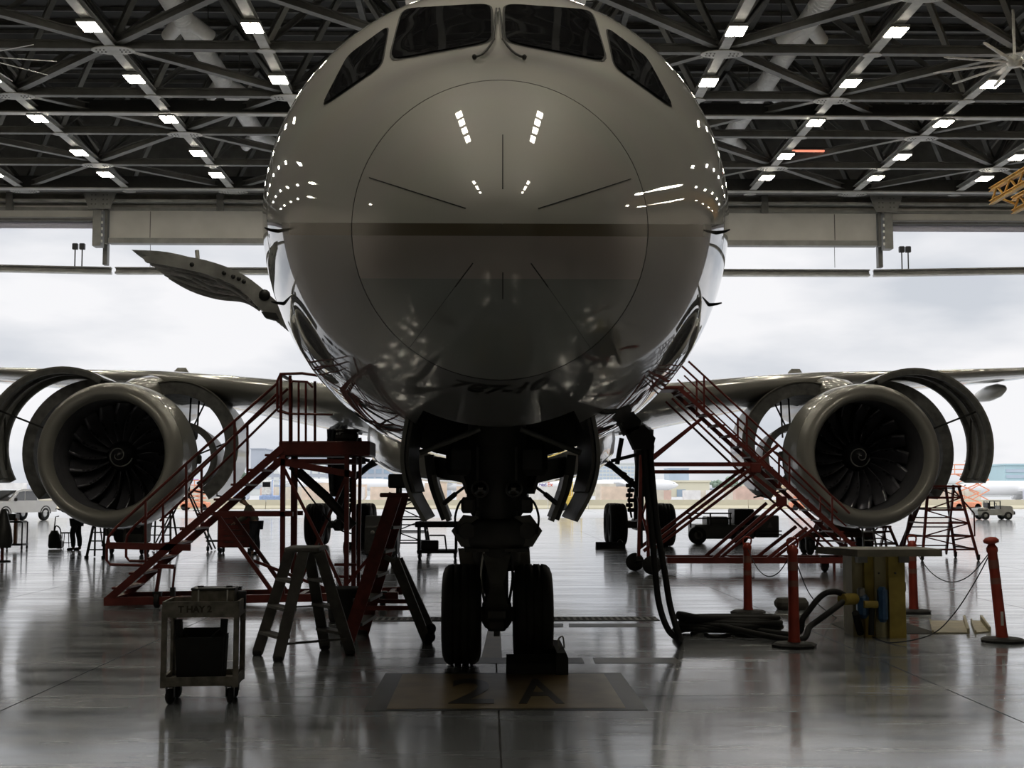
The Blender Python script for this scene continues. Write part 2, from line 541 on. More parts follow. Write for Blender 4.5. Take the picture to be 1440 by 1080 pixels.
for k, sx in ((2, -1), (3, 1)):
    xa = XL if sx < 0 else XR
    dr = thing('door_%d' % k, (sx * 33, 84, zs), 'raised fabric door folded up over the %s bay' % ('outer' if sx < 0 else 'far outer'), None, kind='structure')
    obj('folded_fabric', MB().box(((xa + sx * WX) / 2, 84.1, (zs + 20.5) / 2 + 0.15), (WX - abs(xa) - 0.6, 0.5, 20.3 - zs)), panel_mat, dr)
    obj('bottom_rail', MB().box(((xa + sx * WX) / 2, 84.0, zs + 0.06), (WX - abs(xa) - 0.6, 0.6, 0.16)), steel_dark, dr)
    obj('lower_edge_strip', MB().box(((xa + sx * WX) / 2, 84.3, zs - 0.22), (WX - abs(xa) - 0.6, 0.06, 0.4)), mat('lilac_edge_strip', (0.62, 0.62, 0.75), 0.5, 0, 0.05), dr)  # thin lilac strip just below the bottom rail
for sx, xa in ((-1, XL), (1, XR)):
    t = thing('door_post', (xa, 84, P(145, 378, 86).z), 'hanging steel door post beside the %s' % ('lamp pair over the cargo door side' if sx < 0 else 'lamp pair over the stanchions side'), None, kind='structure')
    z0, z1, z2 = P(145, 378, 86).z, P(145, 348, 84).z, 21.2
    obj('guide_box', MB().box((xa + sx * 0.25, 83.8, (z1 + z2) / 2), (0.55, 0.8, z2 - z1)), steel_mid, t)
    obj('guide_box', MB().box((xa - sx * 0.30, 83.8, (z1 + z2) / 2 + 0.1), (0.16, 0.5, z2 - z1 - 0.2)), steel_dark, t)
    obj('post', MB().bar((xa - sx * 0.05, 84.6, z0), (xa - sx * 0.05, 84.6, 20.5), 0.3, 0.5), steel_dark, t)
    for k in range(6):
        obj('bolt_plate', MB().cbox((xa - sx * 0.1, 83.4, z1 + 0.3 + k * 0.42), (0.12, 0.06, 0.2), 0.02), alu, t)
    obj('gusset', MB().prism([(xa - 1.1, 83.0, 21.3), (xa + 1.1, 83.0, 21.3), (xa + 0.7, 83.0, 20.2), (xa - 0.7, 83.0, 20.2)], (0, 0.08, 0)), steel_mid, t)
    for qx in (-0.5, -0.25, 0.25, 0.5):
        for qz in (20.5, 20.8, 21.1):
            obj('bolt', MB().cbox((xa + qx, 82.98, qz), (0.09, 0.04, 0.09), 0.02), steel_dark, t)
# bottom beams of the raised doors with signal lamps
def beam(xa, xb, lab, ya=86.2, yb=86.2):
    za, zb2 = P(100, 376, 86.2).z, P(100, 384, 86.2).z
    t = thing('door_beam', ((xa + xb) / 2, 86.2, zb2), lab, None, kind='structure')
    obj('beam_web', MB().ibeam((xa, ya, (za + zb2) / 2), (xb, yb, (za + zb2) / 2), 0.5, za - zb2, 0.08), steel_mid, t)
    obj('beam_lip', MB().bar((xa, ya, zb2 - 0.03), (xb, yb, zb2 - 0.03), 0.55, 0.07), steel_light, t)
    return za
za = beam(P(163, 380, 86.2).x, P(1222, 380, 86.2).x, 'long horizontal door beam hanging across the middle bay')
beam(-WX, P(157, 380, 86.2).x, 'horizontal door beam of the bay above the white pickup', 84.5, 86.2)
beam(P(1228, 380, 86.2).x, WX, 'horizontal door beam of the bay above the teal building', 86.2, 84.5)
for px, lb in ((105, 'raised fabric door above the pickup'), (115, 'raised fabric door above the pickup'), (1268.5, 'raised door above the teal building'), (1277.5, 'raised door above the teal building')):
    p = P(px, 376, 86.2); p.z = za - .02
    t = thing('signal_lamp', (p.x, p.y, p.z), 'dark square signal lamp on a thin post before the ' + lb, 'lamp', 'paired signal lamps on the door beams')
    obj('post', MB().tube([p, p + V((0, 0, 1.25))], 0.045, 6), black_metal, t)
    obj('lamp_head', MB().cbox(p + V((0, 0, 1.45)), (0.36, 0.3, 0.42), 0.04), black_metal, t)

# ------------------------------------------------------------------ ducts, fans, yellow crane, heater
duct_mat = mat('silver_foil_duct', (0.95, 0.95, 0.96), 0.35, 0.0, 0.1, 3)
for px, py, lab in ((265, 38, 'silver ribbed air duct between trusses above the open cargo door'), (1130, 40, 'silver ribbed air duct between trusses on the spinning-fan side')):
    d = ray(px, py); t_ = (BZ + 2.2 - CAMZ) / d.z
    x = (CP + d * t_).x; z = BZ + 2.2
    t = thing('air_duct', (x, 60, z), lab, 'duct')
    for y0, y1 in ((46, 57.5), (57.6, 66.5), (66.6, 76.5)):
        prof = []
        n = int((y1 - y0) / 0.32)
        for k in range(n + 1):
            yy = y0 + (y1 - y0) * k / n
            prof += [(yy, 0.44), (yy + 0.08, 0.49), (yy + 0.2, 0.49), (yy + 0.27, 0.44)]
        obj('duct_section', MB().lathe(prof, (x, 0, z), (0, 1, 0), 16), duct_mat, t)
    for y0 in (57.3, 66.3, 76.3):
        mb = MB()
        for s_ in (-1, 1):
            mb.tube([(x, y0 - 0.5, z), (x + s_ * 0.5, y0 + 0.3, z - 0.15), (x + s_ * 1.0, y0 + 0.9, z - 0.4)], [0.4, 0.36, 0.32], 12)
        obj('outlet_branch', mb, duct_mat, t)
    for y0 in (50, 56, 62, 70, 75):
        obj('hanger_rod', MB().tube([(x, y0, z + 0.4), (x, y0, ROOFZ - 0.2)], 0.03, 5), steel_dark, t)
fan = None
for hx, lab in ((P(1427, 88, 50).x, 'large white many-bladed ceiling fan near the yellow crane girders'), (P(-38, 88, 50).x, 'large white many-bladed ceiling fan over the cargo door side')):
    hz = P(1427, 88, 50).z
    t = thing('ceiling_fan', (hx, 50, hz), lab, 'fan')
    obj('hub', MB().lathe([(-0.16, 0.02), (-0.16, 0.26), (0.05, 0.34), (0.16, 0.3), (0.3, 0.1), (0.3, 0.01)], (hx, 50, hz), (0, 0, 1), 16), white_paint, t)
    obj('drop_rod', MB().tube([(hx, 50, hz + 0.2), (hx, 50, BZ + 0.2)], 0.06, 8), white_paint, t)
    for k in range(10):
        a = 2 * pi * (k + 0.3) / 10
        d = V((math.cos(a), math.sin(a), 0)); s_ = V((-math.sin(a), math.cos(a), 0.25)).normalized()
        mb = MB()
        rs = []
        for r_, w_ in ((0.25, 0.16), (1.5, 0.17), (3.0, 0.15), (3.15, 0.06)):
            c = V((hx, 50, hz)) + d * r_
            up = V((0, 0, 0.02))
            rs.append([c - s_ * w_ / 2, c + up, c + s_ * w_ / 2, c - up])
        mb.rings(rs, True, True, False)
        obj('fan_blade', mb, white_paint, t)
crane_y = mat('crane_yellow_paint', (0.62, 0.36, 0.07), 0.5, 0, 0.25, 2)
x0, z0 = P(1394, 285, 60).x, P(1394, 285, 60).z
t = thing('overhead_crane', (x0 + 0.6, 48, z0), 'yellow lattice crane girders hung below the roof trusses', 'crane')
for dx_, dz_ in ((0, 0.0), (1.05, -0.45)):
    for zz in (0.0, 0.62):
        obj('girder', MB().ibeam((x0 + dx_, 34, z0 + dz_ + zz), (x0 + dx_, 60, z0 + dz_ + zz), 0.22, 0.2, 0.04), crane_y, t)
    for k in range(17):
        ya = 60 - k * 1.5
        obj('lattice_bar', MB().bar((x0 + dx_, ya, z0 + dz_), (x0 + dx_, ya - 0.75, z0 + dz_ + 0.62), 0.08), crane_y, t)
        obj('lattice_bar', MB().bar((x0 + dx_, ya - 0.75, z0 + dz_ + 0.62), (x0 + dx_, ya - 1.5, z0 + dz_), 0.08), crane_y, t)
for k in range(9):
    ya = 59.8 - k * 3
    obj('cross_tie', MB().bar((x0, ya, z0 + 0.3), (x0 + 1.05, ya, z0 - 0.1), 0.1), crane_y, t)
for ya in (36, 48):
    obj('hanger_rod', MB().bar((x0 + 0.5, ya, z0 + 0.4), (x0 + 0.5, ya, BZ + 0.1), 0.12), steel_dark, t)
p = P(1145, 213, 72.5)
t = thing('tube_heater', p, 'glowing red tube heater hung among the trusses', 'heater')
obj('reflector', MB().prism([p + V((-1.5, -0.2, 0.05)), p + V((1.5, -0.2, 0.05)), p + V((1.3, 0.0, 0.25)), p + V((-1.3, 0.0, 0.25))], (0, 0.3, 0)), steel_mid, t)
obj('glowing_tube', MB().tube([p + V((-1.3, -0.1, 0)), p + V((1.3, -0.1, 0))], 0.07, 8), mat('heater_glow', (1.0, 0.32, 0.2), 0.5, 0, 0, 1, emit=0.9), t)
obj('hanger_rod', MB().tube([p + V((0, 0, 0.2)), p + V((0, 0, BZ + 0.3 - p.z))], 0.03, 5), steel_dark, t)
# ------------------------------------------------------------------ the airliner
AX, Y0 = 0.093, 8.4
def paint_material(radome=False):
    m = bpy.data.materials.new('radome_livery_paint' if radome else 'airliner_livery_paint')
    m.use_nodes = True
    nt = m.node_tree
    b = nt.nodes['Principled BSDF']
    g = nt.nodes.new('ShaderNodeNewGeometry')
    sx = nt.nodes.new('ShaderNodeSeparateXYZ')
    nt.links.new(g.outputs['Position'], sx.inputs[0])
    def math_(op, a, b_=None, clamp=False):
        n = nt.nodes.new('ShaderNodeMath'); n.operation = op; n.use_clamp = clamp
        for i, q in enumerate((a, b_)):
            if q is None: continue
            if isinstance(q, (int, float)): n.inputs[i].default_value = q
            else: nt.links.new(q, n.inputs[i])
        return n.outputs[0]
    yy = math_('MINIMUM', sx.outputs['Y'], 16.8)
    lo = math_('ADD', math_('MULTIPLY', yy, 0.2015), 1.757)
    hi = math_('ADD', math_('MULTIPLY', yy, 0.2115), 1.757)
    above_lo = math_('GREATER_THAN', sx.outputs['Z'], lo)
    above_hi = math_('GREATER_THAN', sx.outputs['Z'], hi)
    ns = nt.nodes.new('ShaderNodeTexNoise'); ns.inputs['Scale'].default_value = 1.3; ns.inputs['Detail'].default_value = 5
    nt.links.new(g.outputs['Position'], ns.inputs['Vector'])
    def mix(f, c1, c2):
        n = nt.nodes.new('ShaderNodeMix'); n.data_type = 'RGBA'
        nt.links.new(f, n.inputs[0])
        for s_, c in ((6, c1), (7, c2)):
            if isinstance(c, tuple): n.inputs[s_].default_value = c
            else: nt.links.new(c, n.inputs[s_])
        return n.outputs[2]
    low = (0.13, 0.133, 0.135, 1)
    if radome:
        mid = math_('GREATER_THAN', sx.outputs['Z'], math_('ADD', math_('MULTIPLY', yy, 0.1672), 1.757))
        low = mix(mid, (0.22, 0.225, 0.215, 1), (0.36, 0.315, 0.295, 1))
    c = mix(above_lo, low, (0.11, 0.088, 0.05, 1))
    c = mix(above_hi, c, (0.60, 0.59, 0.555, 1))
    mul = nt.nodes.new('ShaderNodeMix'); mul.data_type = 'RGBA'; mul.blend_type = 'MULTIPLY'; mul.inputs[0].default_value = 0.12
    nt.links.new(c, mul.inputs[6]); nt.links.new(ns.outputs['Color'], mul.inputs[7])
    nt.links.new(mul.outputs[2], b.inputs['Base Color'])
    b.inputs['Roughness'].default_value = 0.6
    b.inputs['Coat Weight'].default_value = 1.0
    b.inputs['Coat Roughness'].default_value = 0.02
    return m
livery = paint_material()
livery_radome = paint_material(True)
grey_gloss = mat('glossy_grey_wing_paint', (0.48, 0.475, 0.45), 0.25, 0, 0.08, 0.6, coat=0.8)
nac_paint = mat('nacelle_grey_paint', (0.27, 0.265, 0.235), 0.3, 0, 0.08, 0.8, coat=0.6)
nac_in = mat('nacelle_inner_liner', (0.15, 0.15, 0.145), 0.55, 0, 0.35, 5)
nac_lip = mat('polished_inlet_lip', (0.34, 0.33, 0.30), 0.3, 0.15, 0.08, 1.0)
seal_mat = mat('black_seal', (0.012, 0.012, 0.012), 0.6)

plane = thing('airliner', (AX, 13.23, 0), 'twin-engine airliner with white top, gold stripe and grey belly, engine cowls open', 'airplane')
SS = [0, .03, .1, .3, .6, 1.0, 1.4, 2.0, 2.6, 3.0, 4.0, 5.0, 6.0, 7.0, 8.0, 9.0, 10.0, 48.0, 56.0, 62.0, 67.0]
fw = pchip([0, .03, .1, .3, .6, 1.0, 1.4, 2.0, 3.0, 4.0, 5.0, 6.0, 7.0, 8.0, 9.0, 46, 56, 62, 67], [0, .16, .29, .51, .75, .97, 1.15, 1.42, 1.86, 2.20, 2.46, 2.66, 2.79, 2.86, 2.885, 2.885, 2.1, 1.15, .15])
ft = pchip([0, .03, .1, .3, .6, 1.0, 1.4, 2.0, 3.0, 4.0, 5.0, 6.0, 7.0, 8.0, 10.0, 50, 60, 67], [3.53, 3.68, 3.81, 4.06, 4.37, 4.70, 4.97, 5.31, 5.80, 6.50, 7.16, 7.53, 7.76, 7.90, 8.02, 8.02, 7.85, 7.3])
fb = pchip([0, .03, .1, .3, .6, 1.0, 1.4, 2.0, 2.6, 4.0, 5.5, 44, 56, 67], [3.53, 3.39, 3.27, 3.09, 2.91, 2.74, 2.61, 2.44, 2.31, 2.14, 2.08, 2.08, 4.2, 6.8])
fc = pchip([0, 1.4, 3.0, 5.0, 8.0, 46, 67], [3.53, 3.80, 4.25, 4.75, 5.05, 5.05, 7.0])
NA = 96
def sect(s, t):
    w, zt, zb_, zc = fw(s), ft(s), fb(s), fc(s)
    sn = math.sin(t)
    return V((AX + w * math.cos(t), Y0 + s, zc + ((zt - zc) if sn > 0 else (zc - zb_)) * sn))
def tube_loft(ss, skip=None, cap0=False):
    mb = MB()
    ts = [2 * pi * k / NA for k in range(NA)]
    rs = [[sect(s, t) for t in ts] for s in ss]
    vs = [p for r in rs for p in r]
    fs = []
    for i in range(len(ss) - 1):
        for j in range(NA):
            if skip and skip((ss[i] + ss[i+1]) / 2, ((j + 0.5) * 360.0 / NA)): continue
            k = (j + 1) % NA
            fs.append((i * NA + j, i * NA + k, (i + 1) * NA + k, (i + 1) * NA + j))
    mb.add(vs, fs, True)
    return mb
rad_s = [0.0005, .004, .012, .03, .06, .1, .15, .2, .3, .4, .5, .6, .7, .8, .9, 1.0, 1.1, 1.2, 1.3, 1.392]
fus_s = [1.408, 1.5, 1.6, 1.7, 1.8, 1.9, 2.0] + [2.0 + .2 * k for k in range(1, 41)] + [10.5 + k for k in range(0, 57)]
fus_s.append(67.0)
BAY0, BAY1, BAYA = 2.6, 5.4, 22.5
def bay(s, deg): return BAY0 < s < BAY1 and abs(deg - 270) < BAYA
radome_mb = tube_loft(rad_s)
fus_mb = tube_loft(fus_s, bay)
radome = fixn(obj('radome', radome_mb, livery_radome, plane))
fus = fixn(obj('fuselage', fus_mb, livery, plane))
bvh = BVHTree.FromPolygons([tuple(p) for p in radome_mb.v + fus_mb.v], radome_mb.f + [tuple(i + len(radome_mb.v) for i in f) for f in fus_mb.f])
obj('radome_seal', MB().rings([[p + (V((AX, p.y, fc(1.4))) - p) * 0.004 for p in [sect(s, 2 * pi * k / NA) for k in range(NA)]] for s in (1.385, 1.415)], False, False, True), seal_mat, plane)
def hit(px, py, off=0.0):
    d = ray(px, py).normalized()
    loc, n, i, di = bvh.ray_cast(CP, d)
    if loc is None: return None
    if n.dot(d) > 0: n = -n
    return loc + n * off
def surf_patch(c4, nu=18, nv=12, off=0.012, grow=1.0):
    # rounded quadrilateral laid on the skin; corners in order lower-left, lower-right, upper-right, upper-left
    cx = sum(c[0] for c in c4) / 4; cy = sum(c[1] for c in c4) / 4
    vs = []
    for j in range(nv + 1):
        for i in range(nu + 1):
            u, v = 2 * i / nu - 1, 2 * j / nv - 1
            mx = max(abs(u), abs(v), 1e-6)
            f = mx / ((abs(u) ** 9 + abs(v) ** 9) ** (1 / 9.0) + 1e-9) * grow
            a, b_ = (u * f + 1) / 2, (v * f + 1) / 2
            x = lerp(lerp(c4[0][0], c4[1][0], a), lerp(c4[3][0], c4[2][0], a), b_)
            y = lerp(lerp(c4[0][1], c4[1][1], a), lerp(c4[3][1], c4[2][1], a), b_)
            h = hit(x, y, off)
            k = 0
            while h is None and k < 12:
                x, y = lerp(x, cx, 0.08), lerp(y, cy, 0.08); h = hit(x, y, off); k += 1
            vs.append(h)
    n = nu + 1
    return vs, [(j * n + i, j * n + i + 1, (j + 1) * n + i + 1, (j + 1) * n + i) for j in range(nv) for i in range(nu)]
def mirror(vs): return [V((2 * AX - p.x, p.y, p.z)) for p in vs]
for c4 in (((549, 86), (691, 60), (690, 7), (567, 14)), ((454, 150), (537, 93), (547, 38), (490, 80))):
    for mir in (0, 1):
        vs, fs = surf_patch(c4, off=0.006, grow=1.05)
        f_ = obj('window_frame', MB().add(mirror(vs) if mir else vs, fs, True), seal_mat, plane)
        vs, fs = surf_patch(c4, off=0.02)
        obj('cockpit_window', MB().add(mirror(vs) if mir else vs, fs, True), glass_dark, plane)
# lightning strips on the radome
for a, b_ in (((707, 190), (707, 266)), ((520, 250), (655, 293)), ((707, 383), (707, 420)), ((640, 403), (665, 370)), ((575, 490), (640, 403))):
    for mir in ((0,) if a[0] == 707 else (0, 1)):
        pts = [hit(lerp(a[0], b_[0], k / 10), lerp(a[1], b_[1], k / 10), 0.002) for k in range(11)]
        obj('lightning_strip', MB().tube(mirror(pts) if mir else pts, 0.0015 if a[0] == 575 else 0.0042, 5), seal_mat, plane)
# wipers
for mir in (0, 1):
    pv = hit(695, 60, 0.03)
    arm = [hit(lerp(695, 668, k / 5), lerp(60, 86, k / 5) + 6 * math.sin(pi * k / 5), 0.035) for k in range(6)]
    q = [pv] + arm
    wp = obj('wiper', MB().tube(mirror(q) if mir else q, 0.012, 6), black_metal, plane)
    e = arm[-1]
    e2 = V((2 * AX - e.x, e.y, e.z)) if mir else e
    obj('wiper_tip', MB().lathe([(-.02, .002), (-.02, .02), (.02, .02), (.02, .002)], e2, (0, 1, 0), 8), black_metal, wp)
    bl = [hit(lerp(694, 698, k / 4), lerp(60, 16, k / 4), 0.03) for k in range(5)]
    obj('wiper_blade', MB().tube(mirror(bl) if mir else bl, 0.010, 5), black_metal, wp)
# lettering under the nose
me = text_mesh('787-10', 0.25, 0.0, shear=0.35, bold=0.006)
xs = [v.co.x for v in me.vertices]; ys = [v.co.y for v in me.vertices]
cx_, wx_ = (min(xs) + max(xs)) / 2, max(xs) - min(xs)
for v in me.vertices:
    x = (v.co.x - cx_) * 0.78 / wx_; s = 1.60 - v.co.y * 1.0
    w, zc, zb_ = fw(s), fc(s), fb(s)
    v.co = V((AX + x, Y0 + s, zc - (zc - zb_) * math.sqrt(max(0, 1 - (x / w) ** 2)) - 0.006)) - V((AX, 13.23, 0))
me.materials.clear(); me.materials.append(mat('black_lettering', (0.008, 0.008, 0.008), 0.4, 0, 0))
o = bpy.data.objects.new('lettering', me); o.parent = plane; link(o); ORI[o.name] = ORI[plane.name]
o['label'] = 'black slanted numerals under the radome'
# probes on the flanks
for a, b_ in (((389, 427), (372, 432)), ((381, 325), (372, 326))):
    p = hit(a[0] + 10, a[1], 0.0)
    for mir in (0, 1):
        q = [p, p + V((-0.07, -0.06, 0)), p + V((-0.09, -0.2, -0.01))]
        obj('air_data_probe', MB().tube(mirror(q) if mir else q, [0.02, 0.014, 0.008], 6), black_metal, plane)
# nose gear bay
t0, t1 = math.radians(270 - BAYA), math.radians(270 + BAYA)
loop = [sect(BAY0, lerp(t0, t1, k / 12)) for k in range(13)] + [sect(lerp(BAY0, BAY1, k / 14), t1) for k in range(1, 14)] + [sect(BAY1, lerp(t1, t0, k / 12)) for k in range(13)] + [sect(lerp(BAY1, BAY0, k / 14), t0) for k in range(1, 14)]
mb = MB()
n = len(loop)
up = [V((p.x, p.y, 3.35)) for p in loop]
mb.rings([loop, up], False, True, False)
obj('gear_bay', mb, gear_dark, plane)

def px_plate(pts, Ya, Yb, th, m, name, parent):
    """curved door: cross-section seen in the photograph at depth Ya, pushed back to Yb"""
    q = smoothpath([P(x, y, Ya) for x, y in pts], 5)
    rs = []
    for i, p in enumerate(q):
        d = (q[min(i + 1, len(q) - 1)] - q[max(i - 1, 0)]).normalized()
        nrm = V((d.z, 0, -d.x))
        r = [p + nrm * th / 2, p - nrm * th / 2]
        rs.append([r[0], r[1], r[1] + V((0, Yb - Ya, 0)), r[0] + V((0, Yb - Ya, 0))])
    return obj(name, MB().rings(rs, True, True, False), m, parent)
def mpx(pts): return [(1407 - x, y) for x, y in pts]

# ---- nose gear
ng = sub('nose_gear', plane)
NGY = 13.23
od = [(574, 580), (567, 620), (566, 655), (575, 692), (597, 733)]
idr = [(603, 640), (606, 665), (612, 690), (627, 730)]
door_mat = mat('gear_door_grey', (0.16, 0.16, 0.15), 0.4, 0, 0.2, 3)
for mir in (0, 1):
    q = mpx(od) if mir else od
    px_plate(q, 11.6, 13.6, 0.035, door_mat, 'gear_door', ng)
    sgn = 1 if not mir else -1
    px_plate([(x + sgn * 7, y) for x, y in q[:-1]], 11.63, 13.4, 0.03, gear_dark, 'door_stiffener', ng)
    q = mpx(idr) if mir else idr
    px_plate(q, 13.9, 14.7, 0.10, gear_dark, 'rear_gear_door', ng)
    px_plate([(x + sgn * 4, y + 3) for x, y in q[1:]], 13.85, 14.3, 0.05, mat('door_edge_grey', (0.3, 0.3, 0.29), 0.4), 'door_edge', ng)
    a, b_ = (675, 603), (590, 637)
    if mir: a, b_ = (1407 - 675, 603), (1407 - 590, 637)
    obj('door_actuator', MB().tube([P(*a, 12.1), P(*b_, 12.1)], 0.028, 8), gear_grey, ng)
    a, m2, b_ = (660, 680), (640, 695), (622, 710)
    if mir: a, m2, b_ = [(1407 - x, y) for x, y in (a, m2, b_)]
    obj('link_rod', MB().tube([P(*a, 13.6), P(*m2, 13.7)], 0.016, 8).tube([P(*m2, 13.7), P(*b_, 13.9)], 0.028, 8), gear_dark, ng)
    a, b_ = (650, 655), (662, 690)
    if mir: a, b_ = (1407 - 650, 655), (1407 - 662, 690)
    obj('brace_arm', MB().bar(P(*a, 13.7), P(*b_, 13.4), 0.09), gear_dark, ng)
    obj('side_stay', MB().bar(P(1407 - 610 if mir else 610, 655, 14.2), P(1407 - 668 if mir else 668, 668, 13.5), 0.14, 0.2), gear_dark, ng)
obj('upper_strut', MB().lathe([(0.95, .02), (0.95, .20), (1.05, .245), (1.35, .245), (1.4, .225), (2.2, .225), (2.25, .30), (3.2, .30)], (AX, NGY, 0), (0, 0, 1), 20), gear_dark, ng)
obj('trunnion_beam', MB().cbox((AX, NGY + 0.1, 2.08), (1.05, 0.35, 0.32), 0.06), gear_dark, ng)
obj('strut_fairing', MB().cbox((AX, NGY + 0.12, 1.95), (0.62, 0.5, 0.9), 0.1), gear_dark, ng)
obj('piston', MB().lathe([(.45, .01), (.45, .12), (.95, .12)], (AX, NGY, 0), (0, 0, 1), 16), mat('strut_grey', (0.2, 0.2, 0.19), 0.3), ng)
obj('axle', MB().tube([(AX - 0.45, NGY, .508), (AX + 0.45, NGY, .508)], 0.075, 12), gear_grey, ng)
obj('axle_knuckle', MB().cbox((AX, NGY, .52), (0.3, 0.26, 0.30), 0.06), gear_grey, ng)
# steering unit: collar, two actuators, brackets
obj('steering_collar', MB().lathe([(1.18, .2), (1.18, .34), (1.24, .36), (1.42, .36), (1.48, .3), (1.48, .2)], (AX, NGY, 0), (0, 0, 1), 20), gear_dark, ng)
for s_ in (-1, 1):
    obj('steering_actuator', MB().tube([(AX + s_ * .30, NGY - .28, 1.36), (AX + s_ * .36, NGY + .3, 1.36)], .085, 10), gear_dark, ng)
    obj('actuator_bracket', MB().prism([(AX + s_ * .18, NGY - .22, 1.50), (AX + s_ * .34, NGY - .22, 1.52), (AX + s_ * .46, NGY - .22, 1.36), (AX + s_ * .36, NGY - .22, 1.2), (AX + s_ * .18, NGY - .22, 1.2)], (0, .08, 0)), gear_grey, ng)
    obj('bracket_flange', MB().box((AX + s_ * .2, NGY - .2, 1.17), (.24, .3, .03)), gear_dark, ng)
    obj('valve_block', MB().cbox((AX + s_ * .29, NGY - .3, 1.62), (.14, .14, .16), .03), gear_dark, ng)
    ll = obj('landing_light', MB().lathe([(0, .01), (0, .075), (.05, .09), (.14, .05)], (AX + s_ * .17, NGY - .42, 1.78), (0, 1, 0), 14), gear_grey, ng)
    obj('lens', MB().lathe([(-.008, .001), (-.008, .068), (.0, .068)], (AX + s_ * .17, NGY - .42, 1.78), (0, 1, 0), 14), glass_dark, ll)
    obj('hydraulic_hose', MB().tube(smoothpath([(AX + s_ * .25, NGY - .3, 1.68), (AX + s_ * .36, NGY - .32, 1.66), (AX + s_ * .42, NGY - .3, 1.5), (AX + s_ * .4, NGY - .25, 1.33)], 5), .013, 6), rubber, ng)
    obj('conduit', MB().tube(smoothpath([(AX + s_ * .13, NGY - .2, 1.15), (AX + s_ * .16, NGY - .2, .9), (AX + s_ * .12, NGY - .16, .62)], 5), .014, 6), alu if s_ < 0 else rubber, ng)
# torque links in front of the piston
obj('torque_link', MB().prism([(AX - .15, NGY - .2, 1.15), (AX + .15, NGY - .2, 1.15), (AX + .06, NGY - .42, .82), (AX - .06, NGY - .42, .82)], (0, .05, 0)), gear_grey, ng)
obj('torque_link', MB().prism([(AX - .06, NGY - .42, .84), (AX + .06, NGY - .42, .84), (AX + .13, NGY - .15, .55), (AX - .13, NGY - .15, .55)], (0, .05, 0)), gear_grey, ng)
obj('tow_fitting', MB().cbox((AX, NGY - .2, .42), (.2, .14, .12), .03).box((AX, NGY - .22, .34), (.06, .05, .06)), gear_dark, ng)
obj('streamer_cover', MB().prism([(AX - .40, NGY + .1, 1.17), (AX - .1, NGY + .1, 1.17), (AX - .1, NGY + .1, .70), (AX - .22, NGY + .1, .72), (AX - .36, NGY + .1, .88)], (0, .05, 0)), mat('canvas_grey', (0.2, 0.19, 0.17), 0.8), ng)
obj('streamer_cover', MB().prism([(AX + .18, NGY + .1, 1.17), (AX + .34, NGY + .1, 1.17), (AX + .36, NGY + .1, .85), (AX + .32, NGY + .1, .55), (AX + .2, NGY + .1, .6)], (0, .05, 0)), mat('canvas_grey', (0.2, 0.19, 0.17), 0.8), ng)

def tyre_prof(w, r, ri):
    p = [(-w/2*.72, ri), (-w/2*.95, ri + (r-ri)*.2), (-w/2, ri + (r-ri)*.45), (-w/2*.97, ri + (r-ri)*.68), (-w/2*.86, ri + (r-ri)*.87), (-w/2*.68, r*.985), (-w/2*.5, r)]
    q = list(p)
    for g in (-.3, 0.0, .3):                   # tread grooves
        q += [(w/2*(g*1.3 - .045), r), (w/2*(g*1.3 - .03), r - .012), (w/2*(g*1.3 + .03), r - .012), (w/2*(g*1.3 + .045), r)]
    return q + [(-a, b) for a, b in reversed(p)]
def wheel(c, w, r, ri, parent, n=40):
    ty = obj('tyre', MB().lathe(tyre_prof(w, r, ri), c, (1, 0, 0), n), rubber, parent)
    obj('wheel_hub', MB().lathe([(-w*.32, .01), (-w*.32, ri*.45), (-w*.22, ri*.6), (-w*.3, ri*.95), (-w*.33, ri + .01), (w*.33, ri + .01), (w*.3, ri*.95), (w*.22, ri*.6), (w*.32, ri*.45), (w*.32, .01)], c, (1, 0, 0), 24), gear_grey, ty)
    return ty
for px in (649.5, 749.0):
    wheel((P(px, 860, NGY).x, NGY, .508), .40, .508, .22, ng, 48)

